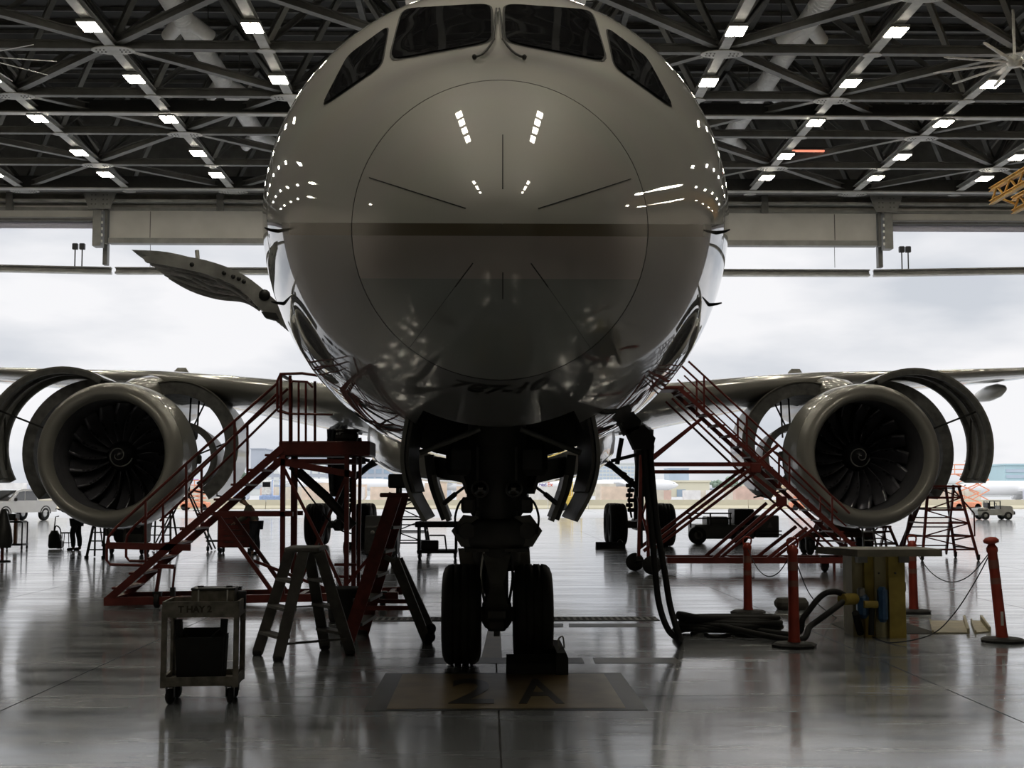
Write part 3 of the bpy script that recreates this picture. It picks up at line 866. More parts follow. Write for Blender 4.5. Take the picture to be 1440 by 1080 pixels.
# ---- main gear
MGY = 42.1
for s_ in (-1, 1):
    mg = sub('main_gear', plane)
    X = AX + s_ * 4.86
    obj('strut', MB().tube([(X, MGY, .7), (X, MGY, 1.6), (X + s_ * .12, MGY, 1.62), (X + s_ * .25, MGY, 4.3)], [.17, .17, .27, .30], 16), gear_dark, mg)
    obj('bogie_beam', MB().cbox((X, MGY, .68), (.34, 1.9, .36), .08), gear_dark, mg)
    for ay in (-.75, .75):
        ax_ = obj('axle', MB().tube([(X - .95, MGY + ay, .685), (X + .95, MGY + ay, .685)], .11, 10), gear_grey, mg)
        for wx in (-.77, .77):
            wheel((X + wx, MGY + ay, .685), .56, .685, .3, mg, 36)
    obj('side_brace', MB().tube([(X - s_ * .05, MGY, 1.9), (X - s_ * 1.5, MGY - .2, 3.1)], .10, 8), gear_dark, mg)
    obj('side_brace', MB().tube([(X - s_ * .4, MGY, 2.3), (X - s_ * 1.9, MGY - .2, 3.05)], .06, 8), gear_dark, mg)
    obj('lock_link', MB().tube([(X - s_ * .7, MGY, 2.65), (X - s_ * .55, MGY - .1, 3.5)], .08, 8), gear_dark, mg)
    obj('lock_link', MB().tube([(X - s_ * .9, MGY, 2.75), (X - s_ * .1, MGY - .1, 2.95)], .06, 8), gear_dark, mg)
    obj('drag_brace', MB().tube([(X + s_ * .05, MGY, 1.8), (X + s_ * .2, MGY + 2.6, 3.7)], .1, 8), gear_dark, mg)
    hv = MB()
    for k in range(7):
        hv.cbox((X - s_ * (.27 + .05 * (k % 2)), MGY - .1, 1.15 + k * .16), (.22, .18, .13), .03)
    obj('brake_hose', MB().tube(smoothpath([(X - s_ * .25, MGY - .12, .9), (X - s_ * .33, MGY - .14, 1.5), (X - s_ * .24, MGY - .1, 2.2)], 5), .035, 6), rubber, mg)
    obj('hydraulic_fittings', hv, gear_dark, mg, kind='stuff')
    obj('strut_door', MB().prism([(X + s_ * .30, MGY - .9, 1.75), (X + s_ * .42, MGY - .9, 3.2), (X + s_ * .30, MGY - .9, 4.2), (X + s_ * .20, MGY - .9, 4.2), (X + s_ * .28, MGY - .9, 3.2), (X + s_ * .22, MGY - .9, 1.75)], (0, 2.0, 0)), gear_dark, mg)
    obj('torque_link', MB().prism([(X - .12, MGY - .3, 1.6), (X + .12, MGY - .3, 1.6), (X + .05, MGY - .6, 1.15), (X - .05, MGY - .6, 1.15)], (0, .08, 0)), gear_dark, mg)
    obj('torque_link', MB().prism([(X - .05, MGY - .6, 1.17), (X + .05, MGY - .6, 1.17), (X + .12, MGY - .25, .8), (X - .12, MGY - .25, .8)], (0, .08, 0)), gear_dark, mg)

# ---- belly fairing, wings, tail
mb = MB()
rs = []
for y, w, zb_, zt in ((27, 1.6, 2.02, 2.6), (29, 2.5, 1.98, 3.4), (32, 3.1, 1.96, 4.2), (38, 3.3, 1.95, 4.4), (43, 3.2, 1.97, 4.2), (46, 2.6, 2.0, 3.4), (49, 1.4, 2.1, 2.7)):
    rs.append([V((AX + w * math.copysign(abs(math.cos(t)) ** .7, math.cos(t)), y, (zb_ + zt) / 2 + (zt - zb_) / 2 * math.copysign(abs(math.sin(t)) ** .7, math.sin(t)))) for t in [2 * pi * k / 32 for k in range(32)]])
fixn(obj('belly_fairing', mb.rings(rs, True, True, True), grey_gloss, plane))
def airfoil(c, th):
    up_, lo_ = [], []
    for k in range(13):
        x = (1 - math.cos(pi * k / 12)) / 2
        t = 5 * th * (.2969 * math.sqrt(x) - .126 * x - .3516 * x**2 + .2843 * x**3 - .1036 * x**4)
        up_.append((x * c, t * c * 1.1)); lo_.append((x * c, -t * c * .9))
    return up_ + lo_[-2:0:-1]
def wing(s_, secs, name, m):
    rs = []
    for X, yle, zle, c, th, tw in secs:
        rs.append([V((AX + s_ * X, yle + a, zle + b_ - a * tw)) for a, b_ in airfoil(c, th)])
    return fixn(obj(name, MB().rings(rs, True, True, True), m, plane))
for s_ in (-1, 1):
    wing(s_, [(2.2, 31.6, 4.02, 13.2, .105, .035), (4.5, 33.4, 4.22, 11.0, .105, .04), (7.5, 35.7, 4.72, 8.8, .10, .04), (9.8, 37.3, 5.05, 7.4, .095, .03), (14, 40.3, 5.45, 6.1, .085, .02), (18.5, 43.5, 5.9, 4.9, .08, .015), (24, 47.4, 6.7, 3.5, .08, .01), (28, 50.4, 7.5, 2.2, .08, 0), (30, 52.6, 8.1, .9, .08, 0)], 'wing', grey_gloss)
    wing(s_, [(.6, 66.2, 6.3, 5.6, .09, 0), (9.8, 72.6, 7.2, 2.2, .08, 0)], 'tailplane', grey_gloss)
    for X, y_, z_, L in ((12.9, 44.0, 4.95, 3.4), (18.9, 46.4, 5.55, 3.6)):
        prof = [(0, .01), (.25, .13), (.8, .26), (1.6, .30), (2.5, .22), (L, .03)]
        obj('flap_fairing', MB().lathe(prof, (AX + s_ * X, y_, z_), (0, 1, -.06), 12), grey_gloss, plane)
    pz = P(1122, 531, 43.5)
    X = AX + s_ * (P(1122, 535, 43.5).x - AX)
    obj('raised_spoiler', MB().prism([(X - .3, 43.5, pz.z - .5), (X + .3, 43.5, pz.z - .5), (X + .26, 43.7, pz.z + .1), (X + .12, 43.7, pz.z + .32), (X - .16, 43.7, pz.z + .32), (X - .28, 43.7, pz.z + .2)], (0, .06, 0)), white_paint, plane)
rs = []
for z, yle, c in ((7.4, 61.5, 8.8), (12, 66, 6.4), (17, 70.9, 3.2)):
    rs.append([V((AX + b_, yle + a, z)) for a, b_ in airfoil(c, .09)])
fixn(obj('tail_fin', MB().rings(rs, True, True, True), mat('tail_blue_paint', (0.05, 0.09, 0.22), 0.3, coat=0.6), plane))

# ---- forward cargo door swung up
cd = sub('cargo_door', plane)
oc = [(200, 361), (236, 358), (290, 366), (342, 386), (385, 420), (410, 446), (434, 462)]
ic = [(204, 368), (238, 374), (284, 384), (330, 402), (368, 436), (398, 458), (424, 472)]
Ya, Yb = 19.8, 22.4
def slab(oc, ic, Ya, Yb, name, m, inset=0.0):
    qo = smoothpath([P(x, y, 19.8) for x, y in oc], 4); qi = smoothpath([P(x, y, 19.8) for x, y in ic], 4)
    rs = [[V((a.x, Ya, a.z)), V((a.x, Yb, a.z)), V((b_.x, Yb, b_.z)), V((b_.x, Ya, b_.z))] for a, b_ in zip(qo, qi)]
    return obj(name, MB().rings(rs, True, True, False), m, cd)
slab(oc, ic, Ya, Ya + .12, 'door_frame', mat('door_frame_grey', (0.32, 0.32, 0.31), 0.5, 0, 0.3, 4))
slab(oc, ic, Yb - .12, Yb, 'door_frame', mat('door_frame_grey', (0.17, 0.17, 0.165)))
slab(oc, [lerp(V(a), V(b_), .35) for a, b_ in zip(oc, ic)], Ya + .12, Yb - .12, 'door_skin', mat('door_skin_grey', (0.33, 0.33, 0.32), 0.5, 0, 0.3, 3))
liner = mat('door_liner_pale', (0.78, 0.77, 0.74), 0.6, 0, 0.45, 5)
for k in range(6):
    y = Ya + .35 + k * .38
    slab([lerp(V(a), V(b_), .35) for a, b_ in zip(oc, ic)][:-2], ic[:-2], y, y + .07, 'door_rib', liner)
top_ = smoothpath([P(x, y, 21.3) for x, y in ((214, 371), (262, 374), (312, 388), (350, 412), (372, 432))], 4)
bot_ = smoothpath([P(x, y, 21.3) for x, y in ((222, 379), (258, 401), (296, 413), (336, 417), (362, 432))], 4)
obj('door_liner', MB().rings([[V((a.x, 20.05, a.z)), V((a.x, 22.25, a.z)), V((b_.x, 22.0, b_.z)), V((lerp(a, b_, .55).x, 20.25, lerp(a, b_, .55).z))] for a, b_ in zip(top_, bot_)], True, True, False), liner, cd)
for k in range(6):
    u = .08 + .16 * k
    q = []
    for a, b_ in list(zip(top_, bot_))[1:-1]:
        f0 = lerp(a, b_, .55)
        q.append(V((lerp(f0.x, b_.x, u), lerp(20.25, 22.0, u), lerp(f0.z, b_.z, u) - .015)))
    obj('liner_ridge', MB().tube(q, .028, 6), liner if k % 2 else MATS['door_frame_grey'], cd)
for a, b_ in (((270, 392), (305, 410)), ((305, 394), (345, 418))):
    obj('latch_tube', MB().tube([P(*a, 20.2), P(*b_, 20.4)], .03, 8), alu, cd)
for x, y in ((270, 372), (315, 384), (328, 389), (336, 392), (343, 396), (372, 415)):
    obj('latch_hole', MB().lathe([(-.01, .001), (-.01, .035 if x < 370 else .09), (.01, .035 if x < 370 else .09)], P(x, y, 19.8), (0, 1, 0), 12), seal_mat, cd)
obj('door_hook', MB().prism([P(367, 438, 19.75), P(388, 440, 19.75), P(392, 448, 19.75), P(384, 449, 19.75), P(372, 446, 19.75)], (0, .2, 0)), gear_dark, cd)
obj('hold_open_strut', MB().tube([P(277, 352, 20.6), P(278, 365, 20.6)], .035, 8), steel_light, cd)
# ------------------------------------------------------------------ engines with opened cowls
fan_mat = mat('fan_blade_dark', (0.13, 0.13, 0.15), 0.2, 0.5, 0.2, 3, coat=0.4)
spin_mat = mat('spinner_black', (0.015, 0.015, 0.018), 0.35)
core_mat = mat('engine_core_metal', (0.09, 0.085, 0.075), 0.45, 0.4, 0.4, 6)
FANR = 1.41
def arc_shell(cx, cz, R, th, a0, a1, ya, yb, sx, R2=None, n=28, ridge=None):
    R2 = R if R2 is None else R2
    rs = []
    for k in range(n + 1):
        a = math.radians(lerp(a0, a1, k / n))
        ca, sa = sx * math.cos(a), math.sin(a)
        q = lambda r, y: V((cx + r * ca, y, cz + r * sa))
        rs.append([q(R, ya), q(R2, yb), q(R2 - th, yb), q(R - th, ya)])
    return MB().rings(rs, True, True, False)
EY = 32.4
for s_ in (-1, 1):
    en = sub('engine', plane)
    X = P(148 if s_ < 0 else 1228, 640, EY).x
    Z = P(148, 639, EY).z
    c = (X, EY, Z)
    # inlet: lip, outer barrel, inner barrel
    obj('inlet_lip', MB().lathe([(.45, 1.845), (.28, 1.80), (.14, 1.74), (.05, 1.68), (.005, 1.61), (.0, 1.565), (.02, 1.52), (.09, 1.47), (.2, 1.435), (.35, 1.415)], c, (0, 1, 0), 72), nac_lip, en)
    obj('inlet_cowl', MB().lathe([(1.75, 1.90), (1.4, 1.905), (1.0, 1.895), (.7, 1.875), (.455, 1.846)], c, (0, 1, 0), 72), nac_paint, en)
    obj('inlet_liner', MB().lathe([(.345, 1.412), (.7, 1.40), (1.1, 1.42), (1.55, 1.43), (1.9, 1.43)], c, (0, 1, 0), 64), mat('inlet_liner_black', (0.13, 0.13, 0.145), 0.35, 0, 0.2, 5), en)
    obj('fan_case', MB().lathe([(1.75, 1.88), (1.76, 1.62), (2.6, 1.6), (2.6, 1.7), (2.75, 1.7), (2.75, 1.55), (3.4, 1.5), (3.4, .9)], c, (0, 1, 0), 48), core_mat, en)
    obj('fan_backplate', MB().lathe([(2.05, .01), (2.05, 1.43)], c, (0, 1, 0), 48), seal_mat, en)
    # fan: 18 swept twisted blades
    first = None
    for k in range(18):
        if first is None:
            mb = MB()
            rows = []
            for i in range(9):
                t = i / 8
                r = .40 + t * (FANR - .41)
                tw = math.radians(lerp(28, 62, t))
                ch = .30 + .17 * math.sin(pi * min(1, t * .8 + .1))
                swp = .06 * math.sin(pi * t) - .09 * t * t
                lean = math.radians(9 * t * t - 3 * t)
                row = []
                for u in (-.5, -.25, 0, .25, .5):
                    tang = u * ch * math.sin(tw); ax_ = u * ch * math.cos(tw) + 0.02 * (1 - 4 * u * u)
                    an = lean + tang / r
                    row.append(V((r * math.sin(an), 1.62 + swp + ax_, r * math.cos(an))))
                rows.append(row)
            back = [[p + V((0.012, 0.012, 0)) for p in row] for row in rows]
            mb.rings([r_ + list(reversed(b_)) for r_, b_ in zip(rows, back)], True, True, True)
            o = obj('fan_blade', mb, fan_mat, en, local=True)
            first = o.data
        else:
            o = bpy.data.objects.new('fan_blade', first); o.parent = en; link(o)
        o.location = V(c) - ORI[en.name]
        o.rotation_euler = (0, 2 * pi * (k + .3 * s_) / 18, 0)
    sp = obj('spinner', MB().lathe([(1.02, .004), (1.04, .05), (1.12, .15), (1.28, .27), (1.48, .36), (1.75, .43), (1.85, .43)], c, (0, 1, 0), 32), spin_mat, en)
    q, rr = [], []
    pr = pchip([.004, .05, .15, .27, .36, .43], [1.02, 1.04, 1.12, 1.28, 1.48, 1.75])
    for k in range(40):
        t = k / 39
        r = .05 + .26 * t
        a = -.5 + 1.55 * 2 * pi * t
        q.append(V((X - r * math.cos(a), EY + pr(r) - .012, Z - r * math.sin(a) )))
        rr.append(.010 + .014 * t)
    obj('spinner_spiral', MB().tube(q, rr, 6), mat('spiral_white', (0.17, 0.17, 0.17), 0.6), sp)
    # core and plumbing
    obj('core_casing', MB().lathe([(2.6, 1.0), (3.4, .85), (3.9, .62), (5.2, .6), (5.8, .75), (6.6, .7), (7.6, .35)], c, (0, 1, 0), 32), core_mat, en)
    rnd = random.Random(5)
    for k in range(7):
        a = rnd.uniform(-1.0, 1.0) + (pi if s_ > 0 else 0)
        r = 1.5
        pts = [V((X + (r - .1 * j) * math.cos(a + .25 * j), EY + 2.7 + j * .35, Z + (r - .1 * j) * math.sin(a + .25 * j))) for j in range(5)]
        obj('pipe', MB().tube(smoothpath(pts, 4), .04, 6), alu if k % 3 == 0 else black_metal, en)
    for k in range(6):
        a = rnd.uniform(-1.1, 1.2) + (pi if s_ > 0 else 0)
        obj('accessory_box', MB().cbox((X + 1.58 * math.cos(a), EY + 2.4 + rnd.uniform(-.3, .6), Z + 1.58 * math.sin(a)), (.3, .4, .26), .05), core_mat, en)
    # pylon
    rs = []
    for y, w, z0_, z1_ in ((EY + 1.9, .18, Z + 1.55, Z + 1.98), (EY + 2.8, .44, Z + 1.5, Z + 2.18), (EY + 4.2, .5, Z + 1.1, Z + 2.38), (EY + 6.5, .45, Z + .9, Z + 2.3), (EY + 9.5, .2, Z + 1.4, Z + 2.0)):
        rs.append([V((X + w * math.cos(t), y, (z0_ + z1_) / 2 + (z1_ - z0_) / 2 * math.sin(t))) for t in [2 * pi * k / 16 for k in range(16)]])
    obj('pylon', MB().rings(rs, True, True, True), nac_paint, en)
    # outboard fan cowl swung wide open
    fc_ = obj('fan_cowl', arc_shell(X + s_ * 1.66, Z + .30, 2.08, .05, 122, -29, EY + 1.6, EY + 3.0, s_, 2.06), nac_paint, en, label='outboard fan cowl swung wide open')
    obj('cowl_inner_panel', arc_shell(X + s_ * 1.66, Z + .30, 2.02, .02, 60, -26, EY + 1.75, EY + 2.85, s_, 2.0), mat('cowl_panel_grey', (0.32, 0.32, 0.315), 0.5, 0, 0.3, 4), fc_)
    obj('cowl_frame', arc_shell(X + s_ * 1.66, Z + .30, 2.03, .13, 120, -29, EY + 1.6, EY + 1.72, s_), nac_in, fc_)
    obj('cowl_frame', arc_shell(X + s_ * 1.66, Z + .30, 2.0, .14, 120, -29, EY + 2.87, EY + 2.99, s_), nac_in, fc_)
    obj('cowl_frame', arc_shell(X + s_ * 1.66, Z + .30, 2.01, .10, 118, -27, EY + 2.25, EY + 2.35, s_), nac_in, fc_)
    obj('hold_open_rod', MB().tube([V((X + s_ * 1.7, EY + 2.0, Z + .55)), V((X + s_ * 3.5, EY + 2.0, Z + 1.25))], .028, 6), black_metal, en)
    obj('hold_open_rod', MB().tube([V((X + s_ * 3.45, EY + 2.4, Z + 1.2)), V((X + s_ * 3.35, EY + 2.4, Z - .35))], .028, 6), black_metal, en)
    # reverser halves
    ro = obj('reverser_cowl', arc_shell(X + s_ * .93, Z + .14, 1.94, .30, 96, -41, EY + 2.2, EY + 4.2, s_, 1.85), nac_in, en, label='outboard reverser half standing ajar')
    obj('cowl_skin', arc_shell(X + s_ * .93, Z + .14, 1.96, .02, 96, -41, EY + 2.25, EY + 4.25, s_, 1.87), nac_paint, ro)
    ri = obj('reverser_cowl', arc_shell(X - s_ * .82, Z + .36, 1.80, .36, 104, -56, EY + 3.6, EY + 5.8, -s_, 1.66), nac_in, en, label='inboard reverser half swung open')
    obj('cowl_skin', arc_shell(X - s_ * .82, Z + .36, 1.83, .03, 106, -56, EY + 3.55, EY + 5.9, -s_, 1.70), nac_paint, ri)
    obj('cowl_hinge_beam', MB().bar((X - s_ * .3, EY + 3.8, Z + 2.02), (X - s_ * .3, EY + 5.6, Z + 1.95), .18, .14), nac_in, ri)
    co = obj('core_cowl', arc_shell(X - s_ * .95, Z + .02, 1.02, .06, 96, -58, EY + 4.0, EY + 5.9, -s_, .86), mat('core_cowl_titanium', (0.23, 0.22, 0.21), 0.35, 0.5, 0.25, 3), en)
    obj('cowl_frame', arc_shell(X - s_ * .95, Z + .02, .97, .14, 96, -58, EY + 4.0, EY + 4.12, -s_), nac_in, co)
    for a, b_ in (((1.0, .3), (1.55, 1.6)), ((.9, -.1), (2.3, .5)), ((1.3, -.9), (2.2, -1.1)), ((1.15, .6), (1.15, 1.9)), ((1.38, .6), (1.38, 1.8))):
        obj('hold_open_rod', MB().tube([V((X - s_ * a[0], EY + 4.0, Z + a[1])), V((X - s_ * b_[0], EY + 4.2, Z + b_[1]))], .026, 6), black_metal, en)
# ------------------------------------------------------------------ floor markings, drains
mk = mat('faded_yellow_floor_paint', (0.22, 0.165, 0.085), 0.35, 0, 0.25, 3)
mkb = mat('black_floor_paint', (0.03, 0.03, 0.03), 0.35, 0, 0.3, 4)
a, b_, c_, d_ = G(509, 1000), G(910, 1000), G(875, 947), G(545, 947)
sg = thing('floor_sign', ((a.x + b_.x) / 2, (a.y + d_.y) / 2, 0), 'dark yellow painted floor sign with black border reading 2A', 'floor sign')
x0, x1, y0, y1 = (a.x + d_.x) / 2, (b_.x + c_.x) / 2, a.y, d_.y
obj('border', MB().box(((x0 + x1) / 2, (y0 + y1) / 2, 0.0015), (x1 - x0, y1 - y0, 0.003)), mkb, sg)
obj('field', MB().box(((x0 + x1) / 2, (y0 + y1) / 2, 0.0035), (x1 - x0 - .34, y1 - y0 - .16, 0.003)), mk, sg)
for ch, px in (('2', 664), ('A', 757)):
    me = text_mesh(ch, 1.5, 0.001, bold=0.02)
    p = G(px, 972)
    xs = [v.co.x for v in me.vertices]; ys = [v.co.y for v in me.vertices]
    w_, h_ = max(xs) - min(xs), max(ys) - min(ys)
    for v in me.vertices:
        v.co = V(((v.co.x - (min(xs) + max(xs)) / 2) * (.38 / w_) + p.x - sg.location.x, (v.co.y - (min(ys) + max(ys)) / 2) * (1.4 / h_) + p.y - sg.location.y, v.co.z + .0065))
    me.materials.clear(); me.materials.append(mkb)
    o = bpy.data.objects.new('lettering', me); o.parent = sg; link(o); o['label'] = 'black letter ' + ch
def floor_strip(name, q, lab, cat, m, z=.002):
    pts = [G(*p) for p in q]
    c = sum(pts, V((0, 0, 0))) / 4
    o = obj(name, MB().prism([V((p.x, p.y, 0.0005)) for p in pts], (0, 0, z)), m, None, V((c.x, c.y, 0)))
    return tag(o, lab, cat)
floor_strip('floor_marking', [(588, 933), (822, 933), (818, 925), (592, 925)], 'black painted floor bar under the nose tyres', 'floor marking', mkb)
floor_strip('floor_marking', [(837, 933), (958, 933), (950, 925), (833, 925)], 'short black painted floor bar beside the nose wheel chock', 'floor marking', mkb)
floor_strip('floor_marking', [(800, 882), (918, 882), (912, 877), (800, 877)], 'black painted floor bar before the drain grating', 'floor marking', mkb)
floor_strip('floor_marking', [(778, 882), (792, 882), (792, 877), (778, 877)], 'tiny black floor dash before the drain grating', 'floor marking', mkb)
floor_strip('lead_in_line', [(676, 930), (706, 930), (703, 868), (690, 868)], 'ochre painted lead-in line running between the nose tyres', 'floor marking', mk, .0015)
# drain grating: frame with separate bars
p0, p1 = G(500, 871), G(926, 871)
dr = thing('drain_grating', ((p0.x + p1.x) / 2, p0.y, 0), 'long black slotted drain grating set across the floor', 'drain')
yg = p0.y
obj('frame_rail', MB().box(((p0.x + p1.x) / 2, yg - .22, .004), (p1.x - p0.x, .04, .008)), steel_dark, dr)
obj('frame_rail', MB().box(((p0.x + p1.x) / 2, yg + .22, .004), (p1.x - p0.x, .04, .008)), steel_dark, dr)
obj('trough', MB().box(((p0.x + p1.x) / 2, yg, .001), (p1.x - p0.x, .44, .002)), seal_mat, dr)
gb = None
n = int((p1.x - p0.x) / .085)
for k in range(n):
    x = p0.x + (k + .5) * (p1.x - p0.x) / n
    if gb is None:
        o = obj('grate_bar', MB().box((0, 0, .004), (.035, .40, .007)), steel_mid, dr, local=True); gb = o.data
    else:
        o = bpy.data.objects.new('grate_bar', gb); o.parent = dr; link(o)
    o.location = V((x, yg, .001)) - ORI[dr.name]

# ------------------------------------------------------------------ helpers for stands
class Stand:
    def __init__(s, name, base, label, cat, Y, Y2=None, m=red_paint, group=None):
        s.t = thing(name, (base.x, base.y, 0), label, cat, group)
        s.Y, s.Y2, s.m = Y, Y2, m
    def q(s, p, off=0.0):
        w = P(p[0], p[1], s.Y)
        return V((w.x, s.Y + off, w.z))
    def bar(s, name, a, b_, w=.05, h=None, off=0.0, m=None, both=False):
        for o_ in ((0.0, s.Y2 - s.Y) if both else (off,)):
            obj(name, MB().bar(s.q(a, o_), s.q(b_, o_), w, h), m or s.m, s.t)
    def tube(s, name, pts, r=.02, off=0.0, m=None, both=False, n=8):
        for o_ in ((0.0, s.Y2 - s.Y) if both else (off,)):
            obj(name, MB().tube([s.q(p, o_) for p in pts], r, n), m or s.m, s.t)
    def cross(s, name, a, w=.05, m=None, h=None):
        obj(name, MB().bar(s.q(a, 0), s.q(a, s.Y2 - s.Y), w, h), m or s.m, s.t)
def caster(parent, p, r, w=None, m=None):
    w = w or r * .7
    c = obj('caster', MB().lathe([(-w/2, .004), (-w/2, r*.85), (-w*.3, r), (w*.3, r), (w/2, r*.85), (w/2, .004)], (p[0], p[1], r), (1, 0, 0), 20), m or rubber, parent)
    obj('caster_fork', MB().box((p[0] - w*.7, p[1], r*1.3), (w*.2, r*.7, r*1.4)).box((p[0] + w*.7, p[1], r*1.3), (w*.2, r*.7, r*1.4)).box((p[0], p[1], r*2.1), (w*1.7, r*.9, r*.25)), black_metal, c)
    return c

# ------------------------------------------------------------------ red work platform with stairs beside the nose
bp = G(147, 852)
S = Stand('stair_platform', G(350, 852), 'dark red wheeled work platform with stairs and railed deck beside the nose', 'work platform', 19.7, 20.75)
S.bar('base_rail', (147, 846), (560, 838), .09, .12, both=True)
for x in (150, 300, 420, 548): S.cross('base_crossbar', (x, 846 - (x - 147) * .02), .08)
S.bar('stair_stringer', (150, 845), (397, 630), .05, .11, both=True)
for k in range(10):
    t_ = (k + .7) / 10.3
    p = S.q((lerp(150, 397, t_), lerp(845, 630, t_)))
    obj('stair_tread', MB().cbox((p.x, (S.Y + S.Y2) / 2, p.z + .03), (.24, S.Y2 - S.Y - .06, .035), .008), red_paint, S.t)
# handrails with returned ends
S.tube('handrail', [(390, 539), (272, 643), (163, 742), (152, 756), (150, 769), (150, 788), (155, 794), (203, 795)], .022, both=True)
S.tube('mid_rail', [(390, 553), (280, 662), (200, 735)], .02, both=True)
for x, y in ((330, 590), (262, 652), (205, 704)):
    S.bar('handrail_post', (x, y), (x, lerp(845, 630, (x - 150) / 247)), .035, both=True)
# deck
a, b_ = S.q((392, 620)), S.q((520, 641))
obj('deck', MB().cbox(((a.x + b_.x) / 2, (S.Y + S.Y2) / 2, (a.z + b_.z) / 2), (b_.x - a.x, S.Y2 - S.Y, a.z - b_.z), .02), red_paint, S.t)
a, b_ = S.q((385, 645)), S.q((500, 652))
obj('deck_support', MB().box(((a.x + b_.x) / 2, (S.Y + S.Y2) / 2, (a.z + b_.z) / 2), (b_.x - a.x, S.Y2 - S.Y - .1, .07)), red_paint, S.t)
for x, m_ in ((398, 0), (488, 0)):
    S.bar('leg', (x, 640), (x - 1, 846), .07, both=True)
S.bar('leg', (411, 640), (409, 846), .05, off=.4)
S.bar('leg', (503, 640), (500, 846), .05, off=.4)
S.bar('beam', (385, 648), (500, 668), .07, .10)
# railing round the deck
for x in (395, 408, 420, 430):
    S.tube('rail_post', [(x, 528 if x < 410 else 538), (x, 622)], .024 if x < 410 else .018)
for x in (395, 430):
    S.tube('rail_post', [(x, 528), (x, 622)], .022, off=S.Y2 - S.Y)
S.tube('top_rail', [(390, 575), (390, 536), (394, 526), (425, 525), (460, 530)], .022)
S.tube('top_rail', [(408, 540), (412, 536), (432, 537), (440, 545)], .018)
S.tube('mid_rail', [(390, 578), (410, 582), (468, 583)], .018)
S.cross('end_rail', (395, 527), .04); S.cross('end_rail', (395, 578), .035)
# braces below
S.bar('brace', (300, 723), (412, 723), .07, .07, both=True)
S.bar('brace', (308, 727), (392, 845), .06, both=True)
S.bar('brace', (400, 660), (455, 770), .045)
S.bar('brace', (455, 770), (488, 842), .05)
S.bar('brace', (486, 660), (405, 845), .05, off=.5)
S.bar('brace', (540, 760), (470, 842), .05)
S.bar('brace', (475, 838), (352, 790), .045, off=.3)
for k, y in enumerate((795, 812, 828)):
    S.bar('rung', (468, y), (500, y), .04, off=.2)
S.bar('landing_bar', (150, 767), (268, 770), .05, .1)
S.bar('landing_bar', (225, 796), (246, 797), .12, .06)
S.bar('jack_leg', (246, 797), (243, 828), .03); S.bar('jack_leg', (225, 800), (218, 846), .05)
S.bar('jack_foot', (243, 826), (243, 846), .07, m=black_metal)
# lift cylinder and its hoses
obj('lift_cylinder', MB().tube([S.q((412, 662), .5), S.q((452, 698), .5), S.q((492, 742), .5)], .075, 14), black_metal, S.t)
obj('cylinder_rod', MB().tube([S.q((402, 655), .5), S.q((415, 666), .5)], .05, 10), black_metal, S.t)
for dx_ in (0, .05):
    obj('hose', MB().tube(smoothpath([S.q((405, 662), .35 + dx_), S.q((425, 690), .35 + dx_), S.q((465, 740), .4), S.q((489, 752), .5)], 5), .012, 6), rubber, S.t)
for x, y in ((206, 860), (540, 852), (312, 856)):
    p = G(x, y)
    caster(S.t, (p.x, S.Y if x != 312 else S.Y2, 0), .11)
p = S.q((483, 612), .5)
o = thing('work_lamp', (p.x, p.y, S.q((483, 620)).z), 'black tool case lying on the red work platform deck', 'tool case')
obj('body', MB().cbox((p.x, p.y, p.z), (.34, .3, .14), .04), black_metal, o)
obj('lid', MB().cbox((p.x + .02, p.y, p.z + .09), (.36, .26, .05), .02), black_metal, o)
obj('handle', MB().tube(smoothpath([(p.x - .08, p.y - .16, p.z + .02), (p.x - .05, p.y - .2, p.z + .05), (p.x + .05, p.y - .2, p.z + .05), (p.x + .08, p.y - .16, p.z + .02)], 4), .012, 6), black_metal, o)
o.name = 'tool_case'

# ------------------------------------------------------------------ grey double-sided step ladder
lt = thing('step_ladder', (G(425, 925).x, 13.6, 0), 'grey-brown double-sided step ladder with a flat top in front of the red platform', 'ladder')
tops = {'a': P(409, 772, 13.9), 'b': P(427, 775, 13.45), 'c': P(434, 774, 14.0), 'd': P(449, 776, 13.55)}
feet = {'a': G(362, 922), 'b': G(391, 931), 'c': G(457, 914), 'd': G(493, 921)}
for k in 'abcd':
    obj('rail', MB().bar(feet[k] + V((0, 0, .03)), tops[k], .115, .045, up=(0, 1, 0)), ladder_grey, lt)
    obj('foot', MB().cbox(feet[k] + V((0, 0, .03)), (.10, .07, .06), .015), rubber, lt)
for u, w in (('a', 'b'), ('c', 'd')):
    for t_ in (.22, .47, .72):
        p, q = lerp(feet[u], tops[u], t_), lerp(feet[w], tops[w], t_)
        obj('step', MB().bar(p, q, .14, .03, up=(0, 0, 1)), ladder_grey, lt)
tc = (tops['a'] + tops['b'] + tops['c'] + tops['d']) / 4
obj('top_cap', MB().cbox((tc.x, tc.y, tc.z + .02), (.36, .62, .05), .015), ladder_grey, lt)
obj('spreader', MB().bar(lerp(feet['b'], tops['b'], .16), lerp(feet['d'], tops['d'], .16), .05, .02), ladder_grey, lt)
obj('spreader', MB().bar(lerp(feet['a'], tops['a'], .45), lerp(feet['c'], tops['c'], .45), .03, .015), ladder_grey, lt)

